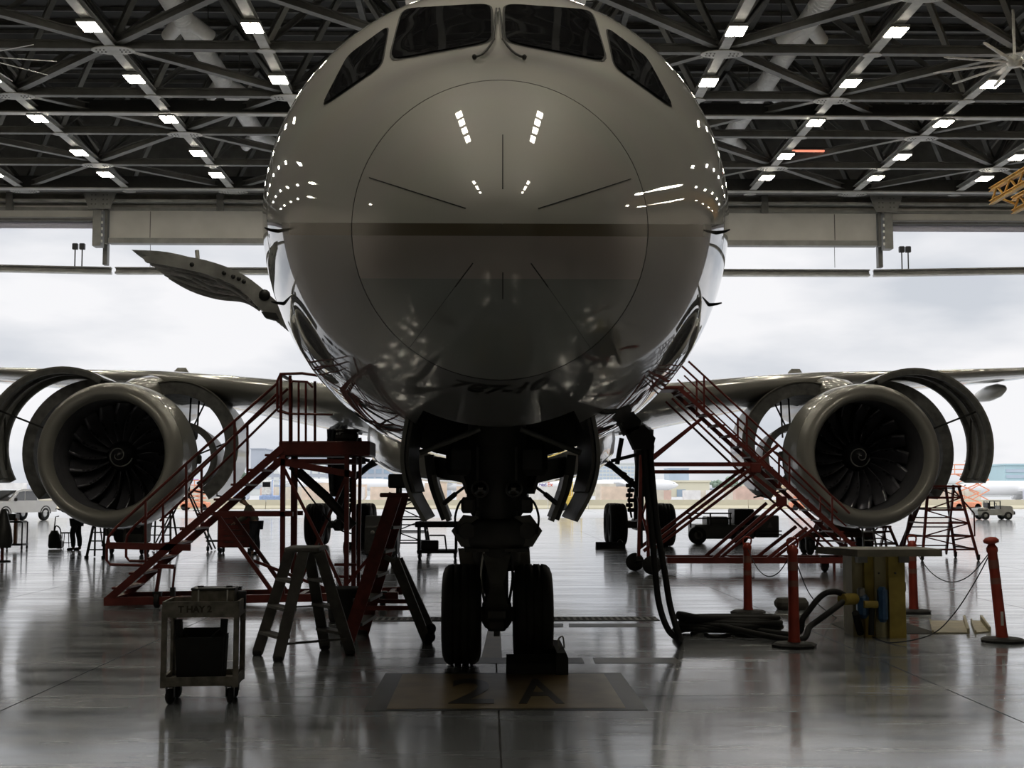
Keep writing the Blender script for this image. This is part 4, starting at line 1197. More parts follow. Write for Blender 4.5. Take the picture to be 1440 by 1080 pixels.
# ------------------------------------------------------------------ red front rolling ladder
lt = thing('rolling_ladder', (G(545, 905).x, 14.9, 0), 'red platform ladder with grey rear legs and black wheels near the nose tyre', 'ladder')
fa, fb_ = G(488, 908), G(510, 893)
ta, tb = P(556, 695, 14.6), P(566, 697, 15.3)
for p, q in ((fa, ta), (fb_, tb)):
    obj('front_rail', MB().bar(p + V((0, 0, .02)), q, .15, .05, up=(0, 1, 0)), ladder_red, lt)
    obj('foot', MB().cbox(p + V((0, 0, .04)), (.15, .09, .08), .02), rubber, lt)
for t_ in (.14, .3, .46, .62, .78):
    obj('step', MB().bar(lerp(fa, ta, t_), lerp(fb_, tb, t_), .2, .035, up=(0, 0, 1)), ladder_grey, lt)
ra, rb = G(602, 905), G(606, 886)
ja, jb = P(541, 783, 14.65), P(549, 785, 15.3)
ka, kb = P(556, 790, 14.65), P(562, 791, 15.3)
for j_, k_, r_ in ((ja, ka, ra), (jb, kb, rb)):
    obj('rear_leg', MB().bar(j_, k_, .11, .05).bar(k_ + (k_ - r_) * .03, r_, .11, .05, up=(0, 1, 0)), ladder_grey, lt)
    obj('foot', MB().cbox(r_ + V((0, 0, .03)), (.10, .09, .06), .015), rubber, lt)
obj('crossbar', MB().bar(lerp(fa, ta, .25), lerp(ka, ra, .56), .04, .05), ladder_red, lt)
obj('crossbar', MB().bar(lerp(fb_, tb, .25), lerp(kb, rb, .56), .04, .05), ladder_red, lt)
for q in (P(606, 884, 15.0), P(605, 896, 15.0)):
    obj('wheel', MB().lathe([(-.03, .003), (-.03, .06), (.03, .06), (.03, .003)], q, (0, 1, 0), 16), rubber, lt)
obj('wheel_bracket', MB().bar(P(600, 888, 15.0), P(606, 890, 15.0), .05), black_metal, lt)
tp = (ta + tb) / 2
obj('top_platform', MB().cbox((tp.x, tp.y, tp.z), (.38, .85, .05), .015), ladder_red, lt)
obj('tool_tray', MB().cbox((tp.x, tp.y, tp.z + .16), (.22, .5, .16), .02), black_metal, lt)
obj('tray_post', MB().bar((tp.x, tp.y - .2, tp.z), (tp.x, tp.y - .2, tp.z + .14), .04).bar((tp.x, tp.y + .2, tp.z), (tp.x, tp.y + .2, tp.z + .14), .04), black_metal, lt)
# black stand between ladder and tyre: waste bin
p = G(484, 874)
o = obj('waste_bin', MB().lathe([(0, .01), (0, .19), (.04, .21), (.42, .25), (.44, .26), (.46, .25), (.46, .2), (.40, .02)], (p.x, p.y, 0), (0, 0, 1), 20), rubber, None, (p.x, p.y, 0))
tag(o, 'round black rubber bin standing behind the ladders', 'bin')

# ------------------------------------------------------------------ grey metal utility cart with tool box and black bin
fl_, fr_ = P(231, 984, 10.85), P(331, 984, 10.85)
ang = math.radians(4)
ux = V((math.cos(ang), math.sin(ang), 0)); uy = V((-ux.y, ux.x, 0))
W_, D_ = (fr_ - fl_).length + .02, .46
base = (fl_ + fr_) / 2 + uy * (D_ / 2 - .05)
ct = thing('utility_cart', (base.x, base.y, 0), 'worn grey two-shelf utility cart carrying a metal case and a black bin', 'cart', rz=ang)
def lobj(name, mb, m, parent): return obj(name, mb, m, parent, local=True)
H_ = .80
lobj('top_tray', MB().box((0, 0, H_ - .06), (W_, D_, .02)).box((0, -D_/2, H_ - .02), (W_, .02, .13)).box((0, D_/2, H_ - .02), (W_, .02, .13)).box((-W_/2, 0, H_ - .02), (.02, D_, .13)).box((W_/2, 0, H_ - .02), (.02, D_, .13)), worn_grey, ct)
lobj('bottom_tray', MB().box((0, 0, .17), (W_, D_, .02)).box((0, -D_/2, .19), (W_, .02, .075)).box((0, D_/2, .19), (W_, .02, .075)).box((-W_/2, 0, .19), (.02, D_, .075)).box((W_/2, 0, .19), (.02, D_, .075)), worn_grey, ct)
for sx in (-1, 1):
    for sy in (-1, 1):
        lobj('post', MB().box((sx * (W_/2 - .01), sy * (D_/2 - .005), .47), (.045, .028, .66)).box((sx * (W_/2 - .005), sy * (D_/2 - .015), .47), (.02, .045, .66)), worn_grey, ct)
        cs = lobj('caster', MB().lathe([(-.02, .004), (-.02, .055), (-.012, .065), (.012, .065), (.02, .055), (.02, .004)], (sx * (W_/2 - .06), sy * (D_/2 - .06), .065), (1, .3 * sx, 0), 20), rubber, ct)
        lobj('caster_fork', MB().box((sx * (W_/2 - .06) - .03, sy * (D_/2 - .06), .1), (.008, .05, .09)).box((sx * (W_/2 - .06) + .03, sy * (D_/2 - .06), .1), (.008, .05, .09)).box((sx * (W_/2 - .06), sy * (D_/2 - .06), .15), (.08, .07, .02)), black_metal, cs)
me = text_mesh('T HAY 2', .075, .001, bold=.003)
for v in me.vertices: v.co = V((v.co.x - .045, -D_/2 - .0115, H_ - .02 + v.co.y))
me.materials.clear(); me.materials.append(mat('dark_stencil_paint', (0.07, 0.06, 0.045), 0.7, 0, 0))
o = bpy.data.objects.new('lettering', me); o.parent = ct; link(o); o['label'] = 'worn dark stencilled letters on the tray rim'
R_ = Matrix.Rotation(ang, 4, 'Z')
def cpos(x, y, z): return V((base.x, base.y, 0)) + R_ @ V((x, y, z))
q = cpos(.08, .02, H_ - .045)
kt = thing('metal_case', q, 'flat grey metal case with latches on the cart top tray', 'case', rz=ang)
lobj('body', MB().cbox((0, 0, .085), (.36, .24, .17), .008), worn_grey, kt)
lobj('lid', MB().cbox((0, 0, .18), (.37, .25, .02), .006), black_metal, kt)
for sx in (-.12, .12):
    lobj('latch', MB().box((sx, -.125, .12), (.012, .012, .11)), alu, kt)
    lobj('hinge', MB().box((sx, 0, .195), (.05, .03, .014)), black_metal, kt)
q = cpos(.26, .14, H_ - .05)
o = obj('tape_roll', MB().lathe([(0, .03), (0, .07), (.15, .07), (.15, .03)], (0, 0, 0), (0, 0, 1), 18).lathe([(0, .03), (.15, .03)], (0, 0, 0), (0, 0, 1), 18), black_metal, None, q, local=True)
o.location = q
tag(o, 'black roll standing in the cart tray corner', 'roll')
q = cpos(-.02, .03, .18)
bt = thing('black_bin', q, 'open black bin with two upright handles on the cart lower shelf', 'bin', rz=ang)
lobj('body', MB().rings([[V((x * w, y * d, z)) for x, y in ((-1, -1), (1, -1), (1, 1), (-1, 1))] for w, d, z in ((.185, .15, 0), (.20, .17, .36), (.185, .155, .36), (.17, .13, .03))], True, True, False), rubber, bt)
for sx in (-1, 1):
    lobj('handle_post', MB().bar((sx * .165, -.06, .05), (sx * .19, -.06, .5), .055, .06).bar((sx * .1, -.12, .36), (sx * .17, -.06, .42), .02), rubber, bt)
lobj('back_panel', MB().box((0, .15, .22), (.36, .02, .38)), rubber, bt)

# ------------------------------------------------------------------ wheel chock by the nose tyre
p = P(770, 930, 12.62)
ck = thing('wheel_chock', (p.x, 12.62, 0), 'black rubber chock with rope handle against the nose tyre', 'wheel chock')
obj('front_block', MB().prism([(P(712, 930, 12.6).x, 12.50, .0), (P(712, 930, 12.6).x, 12.50, .10), (P(712, 930, 12.6).x, 12.62, .18), (P(712, 930, 12.6).x, 12.78, .05), (P(712, 930, 12.6).x, 12.78, 0)], (P(793, 930, 12.6).x - P(712, 930, 12.6).x, 0, 0)), rubber, ck)
xx = P(787, 920, 12.7).x
obj('end_block', MB().prism([(xx - .05, 12.45, 0), (xx + .07, 12.45, 0), (xx + .07, 12.45, .16), (xx + .05, 12.45, .21), (xx - .04, 12.45, .21), (xx - .05, 12.45, .18)], (0, 1.1, 0)), rubber, ck)
obj('rope_handle', MB().tube(smoothpath([(xx, 12.7, .2), (xx - .01, 12.75, .30), (xx + .04, 12.85, .32), (xx + .06, 12.95, .2)], 5), .008, 6), steel_light, ck)
# ------------------------------------------------------------------ stanchions round the service pit
st0 = None
def stanchion(px, py, lab, tilt=0.0, h=1.16):
    p = G(px, py)
    t = thing('stanchion_post', (p.x, p.y, 0), lab, 'stanchion', 'red stanchions round the service pit')
    ORI[t.name] = V((0, 0, 0))
    t.rotation_euler = (0, 0, 0)
    n = 8
    obj('base', MB().lathe([(0, .01), (0, .25), (.03, .26), (.05, .22), (.06, .10), (.06, .01)], (0, 0, 0), (0, 0, 1), n, smooth=False), rubber, t, local=True)
    ax = V((math.sin(tilt), 0, math.cos(tilt)))
    po = obj('post', MB().lathe([(.05, .075), (.10, .065), (h - .16, .055), (h - .14, .065), (h - .10, .065), (h - .08, .05), (h - .05, .035), (h - .05, .001)], (0, 0, 0), ax, 16), red_post, t, local=True)
    obj('reflector_band', MB().lathe([(h - .34, .0595), (h - .24, .059)], (0, 0, 0), ax, 16), mat('dull_reflector', (0.30, 0.12, 0.09), 0.3), po, local=True)
    obj('reflector_band', MB().lathe([(h - .52, .0605), (h - .45, .060)], (0, 0, 0), ax, 16), mat('dull_reflector', (0.30, 0.12, 0.09), 0.3), po, local=True)
    tp = ax * h
    if tilt == 0:
        obj('handle_loop', MB().tube(smoothpath([tp + V((-.05, 0, -.08)), tp + V((-.06, 0, 0)), tp + V((0, 0, .03)), tp + V((.06, 0, 0)), tp + V((.05, 0, -.08))], 4), .012, 6), red_post, t, local=True)
    else:
        obj('knob', MB().lathe([(h - .06, .03), (h - .04, .085), (h - .01, .09), (h + .02, .06), (h + .03, .001)], (0, 0, 0), ax, 14), red_post, t, local=True)
        obj('slot', MB().box(ax * .28 + V((0, -.066, 0)), (.03, .01, .16)), white_paint, t, local=True)
    return p + ax * (h - .12)
s1 = stanchion(1117, 910, 'red stanchion post between the cable coil and the yellow pedestal', h=1.2)
s2 = stanchion(1052, 863, 'red stanchion post behind the black cable coil', h=1.07)
s3 = stanchion(1285, 862, 'red stanchion post just behind the yellow pedestal', h=1.09)
s4 = stanchion(1410, 903, 'leaning red stanchion with a round knob and a slot, beside the floor panels', -.085, 1.2)
def cord(pts, lab, r=.007, m=rubber, name='barrier_rope', cat='rope'):
    pts = [V(p) for p in pts]
    o = obj(name, MB().tube(smoothpath(pts, 8), r, 6), m, None, pts[0])
    return tag(o, lab, cat)
def sag(a, b_, d, lab):
    a, b_ = V(a), V(b_)
    cord([a, lerp(a, b_, .25) - V((0, 0, d * .75)), lerp(a, b_, .5) - V((0, 0, d)), lerp(a, b_, .75) - V((0, 0, d * .75)), b_], lab)
sag(s1, s2, .35, 'thin black cord sagging between the two stanchions by the cable coil')
sag(s3, s4, .45, 'thin dark cord sagging between the pedestal stanchion and the leaning one')
pt = G(1290, 893)
cord([s4, P(1370, 820, 15.2), P(1340, 865, 15.0), P(1308, 893, 14.9) * 1.0, V((G(1255, 905).x, G(1255, 905).y, .01)), V((G(1227, 897).x, G(1227, 897).y, .01))], 'dark cord trailing from the leaning stanchion to the pedestal foot')
cord([s1, lerp(s1, G(1160, 868), .5) - V((0, 0, .1)), G(1175, 868, .01), G(1198, 876, .01)], 'thin cord running down to the pit edge beside the pedestal')

# ------------------------------------------------------------------ pop-up service pedestal in its pit
PY = 15.6
c0 = G(1238, 893)
pd = thing('service_pedestal', (c0.x, PY, 0), 'yellow and cream service pedestal with a wide grey lid, raised from the floor pit', 'pedestal')
zl = P(1240, 783, PY - .3).z; zt_ = P(1240, 771, PY - .3).z
def col(x0_, x1_, ya, yb, m, name, top=None):
    a, b_ = P(x0_, 880, PY), P(x1_, 880, PY)
    obj(name, MB().box(((a.x + b_.x) / 2, (ya + yb) / 2, (top or zl) / 2), (b_.x - a.x, yb - ya, (top or zl))), m, pd)
col(1247, 1270, PY - .12, PY + .35, yellow_paint, 'corner_column')
col(1231, 1248, PY - .02, PY + .3, cream_paint, 'side_panel')
col(1218, 1231, PY + .02, PY + .4, yellow_paint, 'corner_column')
col(1203, 1219, PY + .1, PY + .5, cream_paint, 'side_panel')
a, b_, c_, d_ = P(1165, 771, PY + .55), P(1316, 777, PY - .1), P(1316, 777, PY - .1) + V((.0, .6, 0)), P(1180, 768, PY + 1.2)
lid = [V((P(1204, 780, PY - .25).x, PY - .3, 0)), V((P(1316, 780, PY).x, PY - .22, 0)), V((P(1312, 780, PY).x, PY + .55, 0)), V((P(1164, 780, PY).x, PY + .55, 0))]
obj('lid', MB().prism([V((p.x, p.y, zl)) for p in lid], (0, 0, .085)), mat('lid_grey', (0.20, 0.185, 0.145), 0.55, 0, 0.3, 4), pd)
for x in (1208, 1266):
    obj('lid_bracket', MB().box((P(x, 790, PY).x, PY - .1, zl - .04), (.12, .1, .08)), steel_mid, pd)
pc = P(1240, 845, PY - .15)
obj('wrapped_valve', MB().cbox(P(1241, 850, PY - .14), (.11, .14, .42), .04), blue_tape, pd)
obj('wrapped_valve', MB().cbox(P(1213, 852, PY - .02), (.14, .16, .30), .05), blue_tape, pd)
obj('gauge_box', MB().cbox(P(1211, 833, PY - .04), (.09, .08, .11), .02), steel_mid, pd)
obj('coupling', MB().tube([P(1184, 843, PY - .2), P(1202, 842, PY - .05)], .07, 12), yellow_paint, pd)
obj('coupling', MB().tube([P(1215, 850, PY - .12), P(1234, 850, PY - .12)], .045, 12), yellow_paint, pd)
obj('drain_pipe', MB().tube([P(1226, 855, PY - .12), P(1225, 893, PY - .12)], .035, 8), rubber, pd)
obj('side_switch', MB().cbox(P(1270, 825, PY + .05), (.05, .1, .13), .015), black_metal, pd)
obj('grip', MB().tube([P(1203, 862, PY - .1), P(1210, 890, PY + .1)], .045, 8), rubber, pd)
for x in (1236, 1259):
    obj('screw', MB().lathe([(-.005, .001), (-.005, .012), (.01, .012)], P(x, 806, PY - .13), (0, 1, 0), 8), steel_dark, pd)
o = obj('pit_cover', MB().prism([G(1168, 877, .001), G(1203, 892, .001), G(1320, 891, .001), G(1262, 872, .001), G(1190, 872, .001)], (0, 0, .003)), mat('pit_black', (0.02, 0.018, 0.015), 0.8), None, G(1240, 885))
tag(o, 'dark open pit edge round the foot of the pedestal', 'pit')
tray = mat('pale_tray_metal', (0.42, 0.37, 0.24), 0.5, 0, 0.2, 5)
for q, lab in (([(1312, 891), (1362, 891), (1356, 874), (1308, 874)], 'pale folded metal floor panel beside the leaning stanchion'), ([(1372, 891), (1392, 889), (1380, 874), (1366, 874)], 'narrow tilted metal floor panel next to the leaning stanchion')):
    pts = [G(*p_) for p_ in q]
    c = sum(pts, V((0, 0, 0))) / 4
    t = thing('floor_panel', c, lab, 'panel')
    obj('plate', MB().prism([p_ + V((0, 0, .002)) for p_ in pts], (0, 0, .012)), tray, t)
    obj('rim', MB().bar(pts[1] + V((0, 0, .03)), pts[2] + V((0, 0, .05)), .03, .07), tray, t)
    obj('rim', MB().bar(pts[0] + V((0, 0, .02)), pts[3] + V((0, 0, .02)), .02, .04), tray, t)
q = G(1113, 857)
o = obj('sand_bag', MB().cbox((0, 0, .085), (.48, .3, .17), .06), mat('grey_canvas_bag', (0.10, 0.095, 0.085), 0.8), None, q, local=True)
o.location = (q.x, q.y, 0)
tag(o, 'low grey ballast bag on the floor behind the stanchions', 'bag')

# ------------------------------------------------------------------ ground power cables, plug, coil
plug = P(886, 597, 14.6)
pl = thing('power_plug', plug, 'black ground power connector plugged in under the nose flank', 'connector')
obj('plug_body', MB().prism([P(871, 592, 14.5), P(890, 579, 14.5), P(902, 592, 14.5), P(899, 602, 14.5), P(880, 612, 14.5)], (0, .3, 0)), rubber, pl)
obj('cable_shroud', MB().prism([P(880, 604, 14.5), P(906, 597, 14.5), P(922, 616, 14.5), P(918, 632, 14.5), P(893, 632, 14.5)], (0, .25, 0)), rubber, pl)
obj('stay_arm', MB().tube([P(843, 572, 14.3), P(878, 590, 14.55)], .03, 8), black_metal, pl)
obj('stay_arm', MB().tube([P(843, 578, 14.2), P(876, 597, 14.5)], .03, 8), black_metal, pl)
coil_c = G(1030, 893)
for k, (xa, xb) in enumerate(((900, 918), (914, 928))):
    pts = [P(905 + 8 * k, 620, 14.6), P(909 + 9 * k, 680, 14.6), P(916 + 8 * k, 740, 14.6), P(921 + 13 * k, 800, 14.6), P(927 + 15 * k, 850, 14.6), P(940 + 12 * k, 886, 14.5), V((G(953, 903).x, 14.9, .06))]
    for j in range(22):
        a = pi * .95 - 2 * pi * j / 7.0
        r1, r2 = .62 + .06 * math.sin(j * 1.7 + k), .30 + .06 * math.cos(j * 2.1 + k)
        pts.append(V((coil_c.x - .02 + r1 * math.cos(a), coil_c.y + .05 + r2 * math.sin(a), .04 + .17 * j / 21 + .03 * k)))
    if k == 0:
        pts += [G(1112, 900, .04), P(1140, 880, PY - .3), P(1165, 862, PY - .3), P(1186, 846, PY - .2)]
    else:
        pts += [G(1108, 892, .05), P(1130, 868, PY - .2), P(1155, 838, PY - .2), P(1175, 832, PY - .2), P(1192, 840, PY - .1)]
    o = obj('power_cable', MB().tube(smoothpath(pts, 6), .036, 10), rubber, None, (coil_c.x, coil_c.y, 0))
    tag(o, ('thick black power cable hanging from the nose plug and coiled on the floor' if k == 0 else 'thick black power cable coiled on the floor, arching up to the pedestal coupling'), 'cable')
o = obj('hose', MB().tube(smoothpath([V((coil_c.x - .5 + .1 * math.sin(j), coil_c.y + .35 * math.sin(j * .9), .02)) + V((.06 * j, 0, 0)) for j in range(18)], 5), .022, 8), rubber, None, (coil_c.x, coil_c.y, 0))
tag(o, 'thin black hose looped loosely under the cable coil', 'hose')

# ------------------------------------------------------------------ tall red stair stand by the other wing root
S = Stand('boarding_stair', G(1050, 800), 'tall dark red wheeled stair stand leaning to the fuselage near the parked service truck', 'stair stand', 28.0, 29.0)
S.bar('base_rail', (938, 788), (1200, 788), .10, .13, both=True)
for x in (940, 1030, 1110, 1198): S.cross('base_crossbar', (x, 788), .09)
S.bar('stair_stringer', (955, 546), (1205, 772), .05, .09, both=True)
S.tube('truss_rail', [(945, 560), (1045, 655), (1185, 782)], .025, both=True)
for k in range(15):
    t_ = (k + .5) / 15
    p = S.q((lerp(955, 1205, t_), lerp(546, 772, t_)))
    obj('stair_tread', MB().box((p.x, 28.5, p.z + .02), (.24, .96, .03)), red_paint, S.t)
S.tube('handrail', [(968, 508), (1110, 640), (1195, 722)], .024, both=True)
S.tube('mid_rail', [(962, 528), (1105, 662), (1190, 740)], .018, both=True)
for x in (990, 1050, 1110, 1170):
    S.bar('handrail_post', (x, lerp(508, 722, (x - 968) / 227)), (x, lerp(546, 772, (x - 955) / 250)), .04, both=True)
for a, b_ in (((905, 775), (1060, 656)), ((1000, 788), (1092, 708)), ((1076, 788), (1135, 742))):
    S.bar('brace', a, b_, .07, both=True)
    S.bar('brace', (a[0] + 14, a[1]), (b_[0] + 14, b_[1] + 2), .06, off=.3)
S.bar('brace', (918, 653), (1066, 653), .09, .09); S.bar('brace', (918, 663), (1068, 663), .08, .08, off=.5)
S.bar('brace', (918, 642), (985, 590), .07); S.bar('brace', (914, 652), (985, 593), .06, off=.5)
S.bar('brace', (1060, 655), (1095, 625), .07); S.bar('brace', (1060, 670), (1098, 700), .08)
for x, y in ((1062, 658), (1098, 705)):
    p = S.q((x, y), -.06)
    obj('joint_plate', MB().cbox(p, (.24, .05, .22), .05), red_paint, S.t)
S.bar('post', (901, 640), (898, 782), .07); S.bar('post', (912, 640), (914, 784), .07, off=.3)
S.bar('post', (906, 640), (907, 770), .05, off=.6, m=black_metal)
S.bar('brace', (897, 700), (915, 770), .045); S.bar('brace', (914, 690), (897, 745), .045)
for a in ((950, 548),):
    p = S.q((940, 545), .5)
    obj('top_platform', MB().cbox((p.x, 28.5, p.z), (.7, 1.0, .08), .02), red_paint, S.t)
for x, y in ((893, 803), (917, 808)):
    p = G(x, y)
    c = obj('wheel', MB().lathe([(-.07, .01), (-.07, .17), (-.04, .2), (.04, .2), (.07, .17), (.07, .01)], (p.x, p.y, .2), (.25, 1, 0), 24), rubber, S.t)
    obj('axle_stub', MB().tube([(p.x, p.y, .2), (p.x + .2, 28.0, .25)], .04, 8), black_metal, c)
for x, y in ((1164, 805), (1158, 788)):
    p = G(x, y)
    caster(S.t, (p.x, 28.2 if x > 1160 else 29.0, 0), .16)
S.bar('jack_leg', (1173, 788), (1173, 806), .05)

# ------------------------------------------------------------------ ladders and stands round the second engine
def tower_ladder(name, Y, px0, px1, pyb, pyt, lab, m=red_paint, depth=1.6, steps=7, rail=False):
    a, b_ = P(px0, pyb, Y), P(px1, pyb, Y)
    zt = P(px0, pyt, Y).z
    cx_, w_ = (a.x + b_.x) / 2, b_.x - a.x
    t = thing(name, (cx_, Y + depth / 2, 0), lab, 'ladder')
    f = lambda sx, y, z, k=1.0: V((cx_ + sx * w_ / 2 * k, y, z))
    for sx in (-1, 1):
        obj('front_leg', MB().bar(f(sx, Y, .05), f(sx, Y + .35, zt, .55), .06), m, t)
        obj('rear_leg', MB().bar(f(sx, Y + depth, .05), f(sx, Y + depth - .3, zt, .55), .06), m, t)
        obj('stringer', MB().bar(f(sx, Y + depth + .5, .1, .9), f(sx, Y + .6, zt, .5), .05, .14), m, t)
        if rail and sx > 0: obj('side_rail', MB().tube([f(sx, Y + depth, zt * .25, 1.0), f(sx, Y + depth + .3, zt * .3, 1.9), f(sx, Y + depth + .3, zt * .62, 1.9), f(sx, Y + .8, zt * .95, .6)], .022, 8), m, t)
        for z in (.3, .62, .95, 1.3):
            if z < zt - .1:
                k = lerp(1, .55, z / zt)
                obj('side_brace', MB().bar(f(sx, Y + .35 * z / zt, z, k), f(sx, Y + depth - .3 * z / zt, z, k), .04), m, t)
        caster(t, f(sx, Y, 0), .07); caster(t, f(sx, Y + depth, 0), .07)
    for i, z in enumerate((.28, .62, .95, 1.28, 1.6)):
        if z < zt - .1:
            k = lerp(1, .55, z / zt)
            obj('crossbar', MB().bar(f(-1, Y + .35 * z / zt, z, k), f(1, Y + .35 * z / zt, z, k), .045), m, t)
            k2 = lerp(1, .55, (z + .3) / zt)
            obj('diagonal_brace', MB().bar(f(-1 if i % 2 else 1, Y + .35 * z / zt, z, k), f(1 if i % 2 else -1, Y + .35 * (z + .3) / zt, z + .32, k2), .03), m, t)
    for k in range(steps):
        u = (k + .8) / steps
        z = lerp(.1, zt, u); y = lerp(Y + depth + .5, Y + .6, u); kk = lerp(.9, .5, u)
        obj('step', MB().box((cx_, y, z), (w_ * kk, .2, .03)), m, t)
    obj('platform', MB().cbox((cx_, Y + .5, zt), (w_ * .55, .75, .06), .015), m, t)
    return t
tower_ladder('rolling_ladder', 32.6, 1297, 1376, 790, 684, 'tall dark red rolling ladder beside the second engine near the airfield tug', rail=True)
tower_ladder('rolling_ladder', 36.0, 1226, 1266, 783, 741, 'low dark red rolling ladder under the second engine', depth=1.2, steps=4)
tower_ladder('rolling_ladder', 38.2, 1148, 1206, 776, 735, 'wide low red stand behind the stair end below the second engine', depth=1.2, steps=4)
# aluminium ladder and hoist seen below the nacelle
p, q = P(1224, 785, 34.5), P(1222, 742, 34.5)
t = thing('leaning_ladder', (p.x, 34.5, 0), 'slim bare aluminium ladder standing under the second nacelle', 'ladder')
for dx_ in (-.17, .17):
    obj('rail', MB().bar((p.x + dx_, 34.4, .02), (p.x + dx_ * .85, 34.7, .78), .05, .03), alu, t)
for k in range(3):
    obj('rung', MB().bar((p.x - .16, 34.45 + .09 * k, .2 + .24 * k), (p.x + .16, 34.45 + .09 * k, .2 + .24 * k), .03), alu, t)
p = G(1150, 779)
t = thing('engine_stand', (p.x, p.y, 0), 'low brown engine stand on black wheels beside the stair foot', 'stand')
obj('bed', MB().cbox((p.x + .5, p.y, .55), (1.9, .9, .14), .03), mat('brown_rust_paint', (0.10, 0.055, 0.035), 0.6, 0, 0.3, 4), t)
obj('cradle', MB().prism([(p.x + .2, p.y - .3, .62), (p.x + 1.2, p.y - .3, .62), (p.x + 1.0, p.y - .3, .85), (p.x + .5, p.y - .3, 1.05), (p.x + .3, p.y - .3, 1.05)], (0, .6, 0)), MATS['brown_rust_paint'], t)
for sx in (-.3, 1.3):
    for sy in (-.35, .35):
        caster(t, (p.x + sx, p.y + sy, 0), .22)

# ------------------------------------------------------------------ service truck inside the door
dk = mat('dark_olive_truck', (0.15, 0.155, 0.145), 0.45, 0, 0.2, 2)
Y = 42.6
p0 = P(975, 765, Y); p1 = P(1097, 765, Y)
X0, X1 = p0.x, p1.x
L = X1 - X0
tr = thing('service_truck', ((X0 + X1) / 2, Y + .8, 0), 'dark grey low service truck with box bed parked behind the stair stand', 'truck')
zx = lambda py: P(1000, py, Y).z
fx = lambda px: P(px, 750, Y).x
obj('chassis', MB().cbox((fx(1020), Y + .8, (zx(758) + zx(738)) / 2), (fx(1062) - fx(977), 1.5, zx(738) - zx(758)), .06), dk, tr)
obj('rear_box', MB().cbox((fx(1079.5), Y + .8, (zx(756) + zx(725)) / 2), (fx(1096) - fx(1063), 1.6, zx(725) - zx(756)), .04), dk, tr)
obj('engine_box', MB().cbox((fx(1049), Y + .8, (zx(738) + zx(716)) / 2), (fx(1063) - fx(1035), 1.2, zx(716) - zx(738)), .04), black_metal, tr)
obj('seat_box', MB().cbox((fx(1012), Y + .8, (zx(740) + zx(727)) / 2), (fx(1028) - fx(997), 1.0, zx(727) - zx(740)), .05), dk, tr)
for py in (722, 729):
    obj('guard_rail', MB().bar((fx(964), Y + .1, zx(py)), (fx(1030), Y + .1, zx(py)), .05), black_metal, tr)
for px in (972, 1000, 1028):
    obj('rail_post', MB().bar((fx(px), Y + .1, zx(742)), (fx(px), Y + .1, zx(722)), .05), black_metal, tr)
for px in (982, 1041):
    for sy in (.15, 1.45):
        w = obj('tyre', MB().lathe([(-.12, .15), (-.13, .24), (-.08, .30), (.08, .30), (.13, .24), (.12, .15)], (fx(px) + (.25 if sy > 1 else 0), Y + sy, .30), (0, 1, 0), 24), rubber, tr)
        obj('rim', MB().lathe([(-.1, .01), (-.1, .1), (-.06, .15), (.1, .15), (.1, .01)], (fx(px) + (.25 if sy > 1 else 0), Y + sy, .30), (0, 1, 0), 16), steel_mid, w)
for z_ in (0, .12):
    obj('bumper_bar', MB().bar((fx(1066), Y - .05, zx(752) + z_), (fx(1099), Y - .05, zx(752) + z_), .04), black_metal, tr)
obj('marking', MB().prism([(fx(1079), Y - .012, zx(742)), (fx(1087), Y - .012, zx(742)), (fx(1083), Y - .012, zx(734))], (0, .01, 0)), steel_mid, tr)
# ------------------------------------------------------------------ people
def skin_obj(name, joints, edges, root, m, parent, sub_=2):
    names = list(joints)
    me = bpy.data.meshes.new(name)
    me.from_pydata([tuple(joints[k][0]) for k in names], [(names.index(a), names.index(b_)) for a, b_ in edges], [])
    o = bpy.data.objects.new(name, me)
    link(o)
    o.parent = parent
    mod = o.modifiers.new('skin', 'SKIN')
    mod.use_smooth_shade = True
    if not me.skin_vertices:
        bpy.context.view_layer.objects.active = o
        bpy.ops.mesh.customdata_skin_add()
    for i, k in enumerate(names):
        r = joints[k][1]
        me.skin_vertices[0].data[i].radius = r if isinstance(r, tuple) else (r, r)
        me.skin_vertices[0].data[i].use_root = (k == root)
    sd = o.modifiers.new('smooth', 'SUBSURF'); sd.levels = sub_; sd.render_levels = sub_
    me.materials.append(m)
    ORI[o.name] = V((0, 0, 0))
    return o
skin_tone = mat('skin', (0.30, 0.18, 0.12), 0.5, 0, 0.1)
